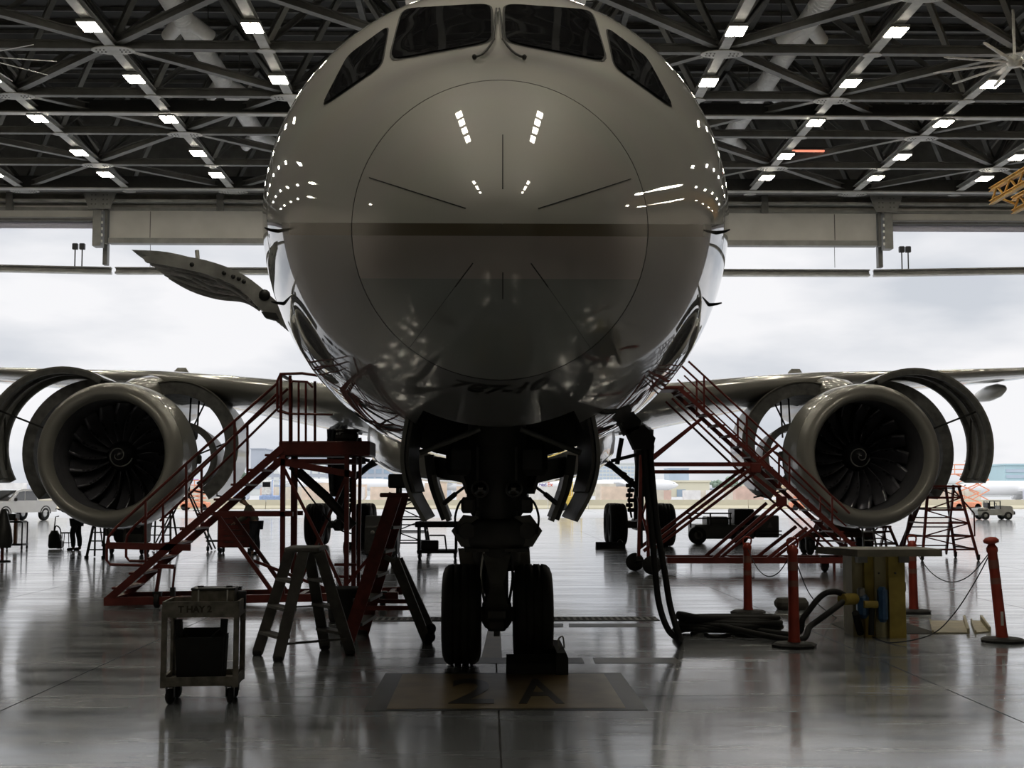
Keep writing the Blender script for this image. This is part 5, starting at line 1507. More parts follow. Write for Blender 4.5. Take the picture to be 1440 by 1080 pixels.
def person(p, rz, label, lean, jacket_col, pants_col, arms, cap=True):
    """standing figure facing +X before rotation; lean tips the trunk forward"""
    t = thing('person', (p.x, p.y, 0), label, 'person', rz=rz)
    ORI[t.name] = V((0, 0, 0))
    cl, sl = math.cos(lean), math.sin(lean)
    hip = V((-.02 - .08 * sl, 0, .90 - .04 * sl))
    def tr(x, z): return hip + V((sl * z + cl * x, 0, cl * z - sl * x))       # trunk frame
    J, E_ = {}, []
    def j(k, q, r): J[k] = (V(q), r)
    def e(*ks):
        for a, b_ in zip(ks, ks[1:]): E_.append((a, b_))
    j('pelvis', hip, (.15, .11)); j('waist', tr(0, .18), (.13, .10)); j('chest', tr(0, .38), (.16, .115)); j('neck0', tr(0, .52), .06); j('neck1', tr(.02, .60), .055)
    j('head0', tr(.05, .66), .075); j('head1', tr(.06, .73), (.085, .095)); j('head2', tr(.05, .81), (.07, .08)); j('nose', tr(.165, .715), .014)
    e('pelvis', 'waist', 'chest', 'neck0', 'neck1', 'head0', 'head1', 'head2'); e('head1', 'nose')
    for s_, sd in ((1, 'l'), (-1, 'r')):
        fo = .06 * s_
        j('hip' + sd, hip + V((0, s_ * .09, -.04)), .09); j('knee' + sd, (.02 + fo, s_ * .11, .49), .062); j('calf' + sd, (-.02 + fo, s_ * .11, .34), .06); j('ankle' + sd, (-.03 + fo, s_ * .11, .09), .042)
        j('heel' + sd, (-.05 + fo, s_ * .11, .045), .04); j('ball' + sd, (.09 + fo, s_ * .12, .035), .04); j('toe' + sd, (.16 + fo, s_ * .12, .03), .028)
        e('pelvis', 'hip' + sd, 'knee' + sd, 'calf' + sd, 'ankle' + sd, 'heel' + sd, 'ball' + sd, 'toe' + sd)
        sh = tr(0, .46) + V((0, s_ * .19, 0))
        j('sh' + sd, sh, .062)
        el, wr = sh + V(arms[0]) * 1.0, sh + V(arms[0]) + V(arms[1])
        el.y += s_ * .04
        j('el' + sd, el, .043); j('wr' + sd, wr, .028)
        e('chest', 'sh' + sd, 'el' + sd, 'wr' + sd)
        d = V(arms[1]).normalized()
        j('palm' + sd, wr + d * .07, (.036, .02)); e('wr' + sd, 'palm' + sd)
        for f in range(4):
            off = V((0, (f - 1.5) * .02, 0))
            L_ = (.07, .08, .075, .06)[f]
            j('f%d' % f + sd, wr + d * .10 + off, .011); j('g%d' % f + sd, wr + d * (.10 + L_ * .6) + off, .010); j('h%d' % f + sd, wr + d * (.10 + L_) + off + V((0, 0, -.02)), .008)
            e('palm' + sd, 'f%d' % f + sd, 'g%d' % f + sd, 'h%d' % f + sd)
        j('t0' + sd, wr + d * .05 + V((0, -s_ * .04, .01)), .012); j('t1' + sd, wr + d * .09 + V((0, -s_ * .055, .01)), .009)
        e('palm' + sd, 't0' + sd, 't1' + sd)
    skin_obj('body', J, E_, 'pelvis', skin_tone, t)
    def pick(keys, grow): return {k: (J[k][0], tuple(x + grow for x in (J[k][1] if isinstance(J[k][1], tuple) else (J[k][1], J[k][1])))) for k in keys}
    def edges(keys): return [q for q in E_ if q[0] in keys and q[1] in keys]
    ks = ['pelvis', 'hipl', 'kneel', 'calfl', 'anklel', 'hipr', 'kneer', 'calfr', 'ankler']
    skin_obj('trousers', pick(ks, .022), edges(ks), 'pelvis', pants_col, t)
    ks = ['pelvis', 'waist', 'chest', 'neck0', 'shl', 'ell', 'wrl', 'shr', 'elr', 'wrr']
    skin_obj('jacket', pick(ks, .026), edges(ks), 'pelvis', jacket_col, t)
    for sd in 'lr':
        ks = ['ankle' + sd, 'heel' + sd, 'ball' + sd, 'toe' + sd]
        skin_obj('shoe', pick(ks, .012), edges(ks), 'heel' + sd, rubber, t)
    hd_ = J['head1'][0]; up = (tr(0, 1) - tr(0, 0)); fw_ = (tr(1, 0) - tr(0, 0))
    mb = MB().lathe([(.0, .108), (.05, .108), (.09, .09), (.12, .05), (.13, .004)], hd_ + up * .02, up, 18)
    obj('cap', mb, mat('navy_cap', (0.012, 0.014, 0.02), 0.8), t, local=True)
    if cap:
        obj('cap_peak', MB().prism([hd_ + up * .03 + fw_ * .07 + V((0, y, 0)) + fw_ * (.11 - y * y * 8) for y in (-.08, -.04, 0, .04, .08)] + [hd_ + up * .03 + fw_ * .07 + V((0, .08, 0)), hd_ + up * .03 + fw_ * .07 + V((0, -.08, 0))], up * .012), mat('navy_cap', (0.012, 0.014, 0.02)), t, local=True)
    for s_ in (-1, 1):
        obj('eye', MB().lathe([(-.008, .001), (-.004, .009), (.004, .011)], hd_ + fw_ * .088 + V((0, s_ * .032, 0)) + up * .0, -fw_, 8), black_metal, t, local=True)
        obj('ear', MB().cbox(hd_ + V((0, s_ * .092, 0)), (.05, .02, .06), .01), skin_tone, t, local=True)
    obj('mouth', MB().cbox(hd_ + fw_ * .082 - up * .062, (.012, .045, .008), .003), mat('lip', (0.22, 0.08, 0.07), 0.5), t, local=True)
    return t
navy = mat('navy_work_cloth', (0.016, 0.018, 0.024), 0.85, 0, 0.2, 6)
khaki = mat('khaki_work_cloth', (0.10, 0.095, 0.07), 0.85, 0, 0.2, 6)
p = G(106, 774)
person(p, pi, 'standing person in dark work trousers behind the first engine, legs showing', .05, navy, navy, ((.18, 0, -.20), (.22, 0, .05)))
p = G(357, 780)
person(p, pi, 'person in khaki shirt and dark trousers bending over the red tool chest', .48, khaki, navy, ((.12, 0, -.26), (.18, 0, -.10)))

# ------------------------------------------------------------------ things below the first engine
p = G(332, 778)
t = thing('tool_chest', (p.x, p.y, 0), 'red rolling tool chest with drawers beside the bending person', 'tool chest')
w_ = .98; x0 = p.x
obj('body', MB().cbox((x0, p.y, .62), (w_, .5, .9), .02), red_paint, t)
obj('worktop', MB().cbox((x0, p.y, 1.09), (w_ + .06, .56, .05), .01), red_paint, t)
for k in range(5):
    d_ = obj('drawer', MB().cbox((x0, p.y - .255, .28 + k * .165), (w_ - .08, .02, .15), .008), red_paint, t)
    obj('handle', MB().bar((x0 - .3, p.y - .28, .33 + k * .165), (x0 + .3, p.y - .28, .33 + k * .165), .02), black_metal, d_)
for sx in (-.4, .4):
    for sy in (-.18, .18): caster(t, (x0 + sx, p.y + sy, 0), .07)
p = G(300, 776)
t = thing('frame_trolley', (p.x, p.y, 0), 'small black open frame trolley next to the red tool chest', 'trolley')
obj('shelf', MB().cbox((p.x, p.y, .32), (.36, .4, .05), .01), black_metal, t)
for sx in (-.16, .16):
    obj('post', MB().bar((p.x + sx, p.y, .15), (p.x + sx, p.y, .95), .04), black_metal, t)
    caster(t, (p.x + sx, p.y, 0), .07)
obj('push_bar', MB().bar((p.x - .17, p.y, .95), (p.x + .17, p.y, .95), .04), black_metal, t)
# canister vacuum
p = G(76, 772)
t = thing('canister_vacuum', (p.x, p.y, 0), 'dark green canister vacuum with hose beside the standing legs', 'vacuum cleaner')
gd = mat('dark_green_shell', (0.02, 0.03, 0.022), 0.5)
obj('tank', MB().lathe([(.02, .01), (.02, .15), (.1, .18), (.42, .17), (.5, .12), (.56, .1), (.56, .01)], (p.x, p.y, 0), (0, 0, 1), 20), gd, t)
obj('base_unit', MB().cbox((p.x + .16, p.y, .14), (.18, .28, .26), .05), black_metal, t)
obj('hose', MB().tube(smoothpath([(p.x, p.y, .55), (p.x + .04, p.y, .7), (p.x + .16, p.y, .62), (p.x + .2, p.y, .35), (p.x + .14, p.y, .2)], 5), .02, 6), rubber, t)
obj('wand', MB().tube([(p.x - .02, p.y, .55), (p.x + .02, p.y, .98), (p.x + .12, p.y, 1.0)], .018, 6), black_metal, t)
p = G(93, 770)
t = thing('stool', (p.x, p.y, 0), 'low round black stool beside the standing legs', 'stool')
obj('seat', MB().lathe([(.44, .01), (.44, .17), (.46, .18), (.48, .17), (.48, .01)], (p.x, p.y, 0), (0, 0, 1), 18), black_metal, t)
for k in range(4):
    a = pi / 4 + k * pi / 2
    obj('leg', MB().tube([(p.x + .18 * math.cos(a), p.y + .18 * math.sin(a), .01), (p.x + .13 * math.cos(a), p.y + .13 * math.sin(a), .45)], .013, 6), steel_mid, t)
obj('foot_ring', MB().tube([(p.x + .17 * math.cos(k * pi / 6), p.y + .17 * math.sin(k * pi / 6), .15) for k in range(12)], .01, 6, closed=True), steel_mid, t)
# trolley table at the edge
p = G(20, 773)
t = thing('trolley_table', (p.x, p.y, 0), 'black topped trolley table with an orange post near the white pickup', 'trolley')
obj('top', MB().cbox((p.x - .05, p.y, .84), (.66, .5, .05), .01), black_metal, t)
obj('equipment_case', MB().cbox((p.x - .14, p.y, .98), (.42, .4, .2), .03), black_metal, t)
obj('shelf', MB().cbox((p.x, p.y, .16), (.66, .5, .06), .01), black_metal, t)
for sx in (-.3, .3):
    for sy in (-.22, .22):
        obj('post', MB().bar((p.x + sx, p.y + sy, .1), (p.x + sx, p.y + sy, .84), .035), black_metal, t)
        caster(t, (p.x + sx, p.y + sy, 0), .05)
obj('orange_post', MB().bar((p.x + .06, p.y - .1, .16), (p.x + .06, p.y - .1, .95), .09), mat('orange_brown', (0.28, 0.11, 0.04), 0.5), t)
p = G(3, 790)
t = thing('coat_stand', (p.x, p.y, 0), 'black draped post stand at the trolley table', 'stand')
obj('draped_cover', MB().lathe([(.35, .2), (.5, .24), (.8, .2), (1.1, .12), (1.3, .06), (1.32, .005)], (p.x, p.y, 0), (0, 0, 1), 12), black_metal, t)
obj('post', MB().bar((p.x, p.y, 0.02), (p.x, p.y, .9), .06), red_paint, t)
obj('base', MB().lathe([(0, .01), (0, .2), (.03, .2), (.04, .01)], (p.x, p.y, 0), (0, 0, 1), 16), rubber, t)
def small_ladder(Y, px0, px1, pyt, lab, m, steps=3, depth=.7, tray=True):
    a, b_ = P(px0, 770, Y), P(px1, 770, Y)
    zt = P(px0, pyt, Y).z
    cx_, w_ = (a.x + b_.x) / 2, b_.x - a.x
    t = thing('small_step_ladder', (cx_, Y + depth / 2, 0), lab, 'ladder')
    for sx in (-1, 1):
        obj('front_rail', MB().bar((cx_ + sx * w_ / 2, Y, .02), (cx_ + sx * w_ * .32, Y + depth * .4, zt), .06, .04), m, t)
        obj('rear_rail', MB().bar((cx_ + sx * w_ / 2, Y + depth, .02), (cx_ + sx * w_ * .32, Y + depth * .6, zt), .05, .03), m, t)
        obj('foot', MB().box((cx_ + sx * w_ / 2, Y, .03), (.09, .09, .06)), rubber, t)
    for k in range(steps):
        u = (k + 1) / (steps + 1)
        obj('step', MB().box((cx_, Y + depth * .4 * u, zt * u), (w_ * lerp(1, .64, u), .16, .03)), m, t)
    obj('top_cap', MB().cbox((cx_, Y + depth / 2, zt), (w_ * .75, .3, .05), .01), m, t)
    return t
small_ladder(34.2, 122, 146, 737, 'small grey step ladder behind the lower rim of the first engine', ladder_grey)
small_ladder(37.3, 204, 240, 716, 'grey ladder with black tray top between the engine and the open cowl', ladder_grey, 4, 1.0)
# tall light A ladder
Y = 38.6
t = thing('tall_step_ladder', (P(262, 775, Y).x, Y, 0), 'tall thin grey A-frame ladder below the open inner cowl', 'ladder')
for off in (0, .5):
    obj('front_rail', MB().bar(P(298, 773, Y) + V((0, off, 0)), P(262, 690, Y) + V((0, off * .6 + .1, 0)), .06, .04), ladder_grey, t)
    obj('rear_rail', MB().bar(P(214, 773, Y) + V((0, off, 0)), P(248, 705, Y) + V((0, off * .6 + .1, 0)), .05, .04), ladder_grey, t)
    obj('hinge_arm', MB().bar(P(248, 705, Y) + V((0, off * .6 + .1, 0)), P(263, 697, Y) + V((0, off * .6 + .1, 0)), .05, .04), ladder_grey, t)
for y in (700, 718, 737, 756):
    x = lerp(262, 298, (y - 690) / 85)
    obj('step', MB().bar(P(x, y, Y), P(x, y, Y) + V((0, .45, 0)), .1, .03), ladder_grey, t)
obj('spreader', MB().bar(P(226, 742, Y), P(284, 742, Y), .04), ladder_grey, t)
# equipment cart below the nacelle
Y = 36.2
a, b_ = P(142, 780, Y), P(203, 780, Y)
t = thing('equipment_cart', ((a.x + b_.x) / 2, Y + .4, 0), 'pale grey equipment cart with gauges standing under the first nacelle', 'cart')
cx_ = (a.x + b_.x) / 2; w_ = b_.x - a.x
pg = mat('pale_equipment_paint', (0.22, 0.22, 0.20), 0.5, 0, 0.25, 4)
obj('cabinet', MB().cbox((cx_ + .28, Y + .4, .62), (w_ * .5, .7, .6), .03), pg, t)
obj('cabinet', MB().cbox((cx_ - .38, Y + .4, .72), (w_ * .32, .6, .42), .03), pg, t)
obj('motor', MB().tube([(cx_ - .1, Y + .1, .5), (cx_ - .1, Y + .7, .5)], .2, 14), black_metal, t)
obj('deck', MB().cbox((cx_, Y + .4, .26), (w_, .8, .08), .02), black_metal, t)
obj('panel', MB().cbox((cx_ + .3, Y + .03, .72), (w_ * .38, .03, .3), .01), black_metal, t)
for k in range(3): obj('gauge', MB().lathe([(-.02, .001), (-.02, .06), (.01, .06)], (cx_ + .1 + k * .16, Y + .01, .8), (0, 1, 0), 12), white_paint, t)
for sx in (-.5, .5):
    for sy in (.1, .7): caster(t, (cx_ + sx, Y + sy, 0), .1)
obj('push_handle', MB().tube([(cx_ - w_ / 2, Y + .1, .3), (cx_ - w_ / 2 - .1, Y + .1, .95), (cx_ - w_ / 2 - .1, Y + .7, .95), (cx_ - w_ / 2, Y + .7, .3)], .02, 6), black_metal, t)

# ------------------------------------------------------------------ middle: scaffold ladder, bench cart, hydraulic cart
tower_ladder('rolling_ladder', 37.0, 552, 602, 778, 702, 'dark rolling ladder seen behind the nose gear doors', black_metal, 1.4, 6)
Y = 33.4
a, b_ = P(586, 787, Y), P(643, 787, Y)
cx_, w_ = (a.x + b_.x) / 2, b_.x - a.x
t = thing('bench_cart', (cx_, Y + .35, 0), 'black wheeled bench cart with boxes below the nose gear door', 'cart')
zz = P(600, 741, Y).z
obj('worktop', MB().cbox((cx_, Y + .35, zz + .06), (w_ + .1, .8, .14), .02), black_metal, t)
obj('shelf', MB().cbox((cx_, Y + .35, .2), (w_, .7, .09), .02), black_metal, t)
obj('box', MB().cbox((cx_ - .2, Y + .3, .36), (.45, .4, .24), .03), black_metal, t)
obj('shelf_bar', MB().bar((cx_ - .2, Y, .62), (cx_ + .2, Y, .62), .04).bar((cx_ + .2, Y, .62), (cx_ + .25, Y, .2), .04), black_metal, t)
for sx in (-1, 1):
    for sy in (.05, .65):
        obj('post', MB().bar((cx_ + sx * (w_ / 2 - .04), Y + sy, .14), (cx_ + sx * (w_ / 2 - .04), Y + sy, zz), .06), black_metal, t)
        caster(t, (cx_ + sx * (w_ / 2 - .06), Y + sy, 0), .07)
Y = 31.8
a, b_ = P(512, 793, Y), P(558, 793, Y)
cx_, w_ = (a.x + b_.x) / 2, b_.x - a.x
t = thing('hydraulic_cart', (cx_, Y + .5, 0), 'dark box-shaped hydraulic cart behind the red ladder', 'cart')
obj('cabinet', MB().cbox((cx_, Y + .5, .55), (w_, 1.0, .72), .04), gear_dark, t)
obj('control_panel', MB().prism([(cx_ - w_ / 2, Y + .1, .9), (cx_ + w_ / 2, Y + .1, .9), (cx_ + w_ / 2, Y + .3, 1.15), (cx_ - w_ / 2, Y + .3, 1.15)], (0, .3, 0)), black_metal, t)
for k in range(3): obj('gauge', MB().lathe([(-.015, .001), (-.015, .05), (.01, .05)], (cx_ - .2 + k * .2, Y - .01, .75), (0, 1, 0), 10), steel_mid, t)
for sx in (-.3, .3):
    for sy in (.15, .85): caster(t, (cx_ + sx, Y + sy, 0), .1)
obj('tow_bar', MB().tube([(cx_, Y, .25), (cx_ - .1, Y - .8, .12)], .03, 6), black_metal, t)
# chocks at the main tyres
for px, lab in ((853, 'small black chock at the main wheel behind the power cables'), (500, 'small black chock at the main wheel behind the red platform')):
    p = G(px, 771)
    t = thing('wheel_chock', (p.x, p.y - .1, 0), lab, 'wheel chock')
    obj('block', MB().prism([(p.x - .35, p.y - .35, 0), (p.x - .35, p.y - .35, .08), (p.x - .35, p.y - .2, .2), (p.x - .35, p.y - .12, .2), (p.x - .35, p.y - .05, 0)], (.9, 0, 0)), rubber, t)
    obj('cord_handle', MB().tube(smoothpath([(p.x + .3, p.y - .2, .18), (p.x + .4, p.y - .2, .28), (p.x + .5, p.y - .2, .18)], 4), .012, 5), steel_light, t)

# ------------------------------------------------------------------ vehicles by the door
p = G(14, 733)
t = thing('pickup_truck', (p.x - .25, p.y + 1.2, 0), 'white crew-cab pickup truck standing just inside the open door', 'pickup truck', rz=-(pi / 2 + .36))
car_white = mat('car_white', (0.75, 0.75, 0.76), 0.3, 0, 0.04, 2, coat=0.6)
def lo(name, mb, m, parent=None): return obj(name, mb, m, parent or t, local=True)
sec = lambda pts, y0, y1: MB().prism([V((x, y0, z)) for x, z in pts], (0, y1 - y0, 0))
lo('body', sec([(-2.7, .5), (2.6, .5), (2.75, .6), (2.75, .95), (2.6, 1.1), (1.3, 1.18), (-2.7, 1.18)], -.95, .95), car_white)
lo('cab', sec([(1.35, 1.16), (.55, 1.82), (.2, 1.9), (-.9, 1.9), (-1.15, 1.82), (-1.25, 1.16)], -.82, .82), car_white)
for s_ in (-1, 1):
    lo('side_window', sec([(1.0, 1.22), (.5, 1.72), (.05, 1.78), (.05, 1.22)], s_ * .825 - .008, s_ * .825 + .008), glass_dark)
    lo('side_window', sec([(-.02, 1.22), (-.02, 1.78), (-.85, 1.78), (-1.0, 1.65), (-1.05, 1.22)], s_ * .825 - .008, s_ * .825 + .008), glass_dark)
    m_ = lo('mirror', MB().cbox((1.05, s_ * 1.05, 1.28), (.1, .22, .2), .04), black_metal)
    lo('headlight', MB().cbox((2.72, s_ * .72, .9), (.1, .36, .2), .03), steel_light)
    for x in (1.75, -1.7):
        w = lo('tyre', MB().lathe([(-.13, .24), (-.14, .34), (-.1, .4), (.1, .4), (.14, .34), (.13, .24)], (x, s_ * .82, .4), (0, 1, 0), 28), rubber)
        lo('rim', MB().lathe([(-.11, .01), (-.11, .16), (-.08, .25), (.08, .25), (.11, .16), (.11, .01)], (x, s_ * .82, .4), (0, 1, 0), 18), alu, w)
        lo('wheel_arch', MB().lathe([(-.02, .41), (-.02, .48), (.02, .48), (.02, .41)], (x, s_ * .945, .42), (0, 1, 0), 24, 0, pi), black_metal)
lo('windshield', MB().prism([V((1.32, -.72, 1.2)), V((1.32, .72, 1.2)), V((.58, .66, 1.8)), V((.58, -.66, 1.8))], (.02, 0, .02)), glass_dark)
lo('grille', MB().cbox((2.74, 0, .82), (.06, 1.0, .26), .02), black_metal)
lo('bumper', MB().cbox((2.76, 0, .56), (.16, 1.86, .2), .05), steel_light)
lo('bed_recess', MB().box((-1.98, 0, 1.15), (1.36, 1.6, .08)), black_metal)
p = G(1402, 731)
t = thing('airport_tug', (p.x, p.y + .7, 0), 'small pale grey open airport tug parked on the bright floor by the door', 'tug')
tg = mat('tug_pale_paint', (0.50, 0.50, 0.48), 0.45, 0, 0.15, 3)
lo('chassis', sec([(-1.1, .28), (1.1, .28), (1.15, .45), (1.1, .62), (.2, .66), (-1.15, .6)], -.55, .55), tg)
lo('hood', sec([(.35, .6), (1.1, .6), (1.08, .8), (.95, .86), (.4, .88)], -.5, .5), tg)
lo('rear_deck', sec([(-1.15, .55), (-.5, .55), (-.5, .75), (-1.1, .72)], -.55, .55), tg)
lo('seat', MB().cbox((-.2, 0, .75), (.4, .8, .16), .04).cbox((-.38, 0, .92), (.1, .8, .3), .03), black_metal)
lo('roof', MB().cbox((0, 0, 1.16), (.75, 1.0, .06), .02), tg)
for x in (-.33, .33):
    for s_ in (-1, 1): lo('roof_post', MB().bar((x, s_ * .45, .62), (x, s_ * .45, 1.16), .05), black_metal)
lo('steering_wheel', MB().tube([(.22 + .03 * math.cos(a), .14 * math.sin(a), .92 + .12 * math.cos(a)) for a in [k * pi / 6 for k in range(12)]], .015, 6, closed=True), black_metal)
for x in (-.65, .78):
    for s_ in (-1, 1):
        w = lo('tyre', MB().lathe([(-.1, .12), (-.11, .2), (-.07, .25), (.07, .25), (.11, .2), (.1, .12)], (x, s_ * .5, .25), (0, 1, 0), 22), rubber)
        lo('rim', MB().lathe([(-.08, .01), (-.08, .12), (.08, .12), (.08, .01)], (x, s_ * .5, .25), (0, 1, 0), 14), steel_light, w)
lo('bumper', MB().cbox((1.18, 0, .42), (.1, 1.1, .2), .03), black_metal)

# ------------------------------------------------------------------ across the apron, many colours paled to imitate haze
def far_x(px, Y): return P(px, 691, Y).x
def far_z(py, Y): return P(700, py, Y).z
conc = mat('pale_sand_concrete', (0.62, 0.57, 0.42), 0.8, 0, 0.12, 0.3)
Y = 128.0
seg = None
n = 0
for k in range(-14, 15):
    x = k * 4.0
    if seg is None:
        seg = obj('barrier_block', MB().prism([V((-1.97, -.3, 0)), V((-1.97, .3, 0)), V((-1.97, .3, .15)), V((-1.97, .1, .4)), V((-1.97, .08, .95)), V((-1.97, -.08, .95)), V((-1.97, -.1, .4)), V((-1.97, -.3, .15))], (3.94, 0, 0)), conc, None, (x, Y, -.02), local=True)
        seg.location = (x, Y, -.02)
        tag(seg, 'pale sand-coloured concrete barrier block in the row across the apron', 'barrier', 'barrier blocks across the apron')
    else:
        o = seg.copy(); link(o); o.location = (x, Y, -.02)
cols = [(0.72, 0.70, 0.66), (0.66, 0.60, 0.50), (0.64, 0.46, 0.38), (0.55, 0.57, 0.62), (0.72, 0.58, 0.46), (0.50, 0.55, 0.64), (0.78, 0.76, 0.74)]  # container paints washed out, haze put into the colours
cnames = ['white', 'sand', 'rust-red', 'grey', 'orange-brown', 'blue', 'cream']
cm = [mat('container_' + nm.replace('-', '_'), c, 0.6, 0, 0.15, 1) for nm, c in zip(cnames, cols)]
rnd = random.Random(3)
uld = None
shared = {}
for row, Yr in enumerate((142.0, 158.0, 178.0)):
    x = -64.0 - row * 6
    while x < 68 + row * 8:
        k = rnd.randrange(7)
        w_, h_ = rnd.choice(((2.0, 1.6), (3.1, 2.0), (2.4, 2.4)))
        if rnd.random() < (.72 if row else .6):
            key = (k, w_)
            if key not in shared:
                mb = MB().prism([V((-w_/2, -.8, .35)), V((w_/2 - .4, -.8, .35)), V((w_/2, -.8, .35 + h_ * .3)), V((w_/2, -.8, h_ + .3)), V((-w_/2, -.8, h_ + .3))], (0, 1.6, 0))
                mb.box((0, 0, .25), (w_, 1.6, .14))
                for sx in (-1, 1):
                    mb.box((sx * w_ * .35, -.5, .1), (.3, .15, .3)).box((sx * w_ * .35, .5, .1), (.3, .15, .3))
                o = obj('cargo_container', mb, cm[k], None, (x, Yr, 0), local=True)
                shared[key] = o
            else:
                o = shared[key].copy(); link(o)
            o.location = (x, Yr + rnd.uniform(-2, 2), 0)
            tag(o, '%s cargo container on a dolly among those beyond the barrier' % cnames[k], 'container', '%s containers beyond the barrier' % cnames[k])
        x += w_ + rnd.uniform(.3, 2.2)
# orange lifts
for px, Y, h_, lab in ((1130, 120, 2.2, 'orange lattice lift beyond the stair stand, half behind the nacelle'), (1358, 122, 3.4, 'orange lattice lift with railed cage beyond the tall rolling ladder'), (1375, 140, 4.2, 'slim orange lattice lift behind the railed cage'), (275, 121, 1.9, 'low orange lattice lift beyond the open inner cowl')):
    x = far_x(px, Y)
    t = thing('scissor_lift', (x, Y, 0), lab, 'lift')
    og = mat('lift_orange', (0.80, 0.32, 0.18), 0.5, 0, 0.1)
    obj('chassis', MB().cbox((x, Y, .5), (2.6, 1.3, .5), .08), og, t)
    for sx in (-.9, .9):
        for sy in (-.55, .55):
            obj('tyre', MB().lathe([(-.1, .01), (-.1, .3), (.1, .3), (.1, .01)], (x + sx, Y + sy, .3), (0, 1, 0), 14), rubber, t)
    nl = 3
    for k in range(nl):
        z0, z1 = lerp(.75, h_, k / nl), lerp(.75, h_, (k + 1) / nl)
        obj('scissor_arm', MB().bar((x - 1.1, Y - .5, z0), (x + 1.1, Y - .5, z1), .1), og, t)
        obj('scissor_arm', MB().bar((x + 1.1, Y - .4, z0), (x - 1.1, Y - .4, z1), .1), og, t)
    obj('platform', MB().cbox((x, Y, h_), (2.5, 1.2, .12), .03), og, t)
    for zz in (.45, .9): obj('guard_rail', MB().tube([(x - 1.2, Y - .55, h_ + zz), (x + 1.2, Y - .55, h_ + zz), (x + 1.2, Y + .55, h_ + zz), (x - 1.2, Y + .55, h_ + zz)], .04, 5, closed=True), og, t)
    for sx in (-1.2, 0, 1.2): obj('rail_post', MB().bar((x + sx, Y - .55, h_), (x + sx, Y - .55, h_ + .9), .06), og, t)
# blue and white loader, yellow tractor
def loader(px, Y, lab, ca, cb, h_=2.6):
    x = far_x(px, Y)
    t = thing('cargo_loader', (x, Y, 0), lab, 'loader')
    obj('body', MB().cbox((x, Y, .9), (2.2, 2, .9), .1), ca, t)
    obj('cab', MB().cbox((x - .4, Y, 1.35 + (h_ - 1.35) / 2), (1.0, 1.6, h_ - 1.35), .1), cb, t)
    obj('cab_window', MB().box((x - .4, Y - .81, h_ - .45), (.8, .03, .5)), glass_dark, t)
    obj('guard_frame', MB().tube([(x + .2, Y - .9, 1.3), (x + .2, Y - .9, h_), (x + 1.0, Y - .9, h_), (x + 1.0, Y - .9, 1.3)], .06, 6), ca, t)
    for sx in (-.7, .7): obj('tyre', MB().lathe([(-.12, .01), (-.12, .42), (.12, .42), (.12, .01)], (x + sx, Y - .9, .42), (0, 1, 0), 16), rubber, t)
loader(382, 132, 'blue and white cargo loader beyond the red work platform', mat('loader_blue', (0.30, 0.40, 0.62), 0.5), white_paint, 2.9)
loader(801, 118, 'yellow cargo loader seen between the nose gear doors', mat('loader_yellow', (0.75, 0.55, 0.12), 0.5), mat('loader_yellow', (0.75, 0.55, 0.12)), 2.6)
loader(868, 165, 'yellow cargo loader beyond the main wheels near the cables', mat('loader_yellow', (0.75, 0.55, 0.12)), white_paint, 2.0)
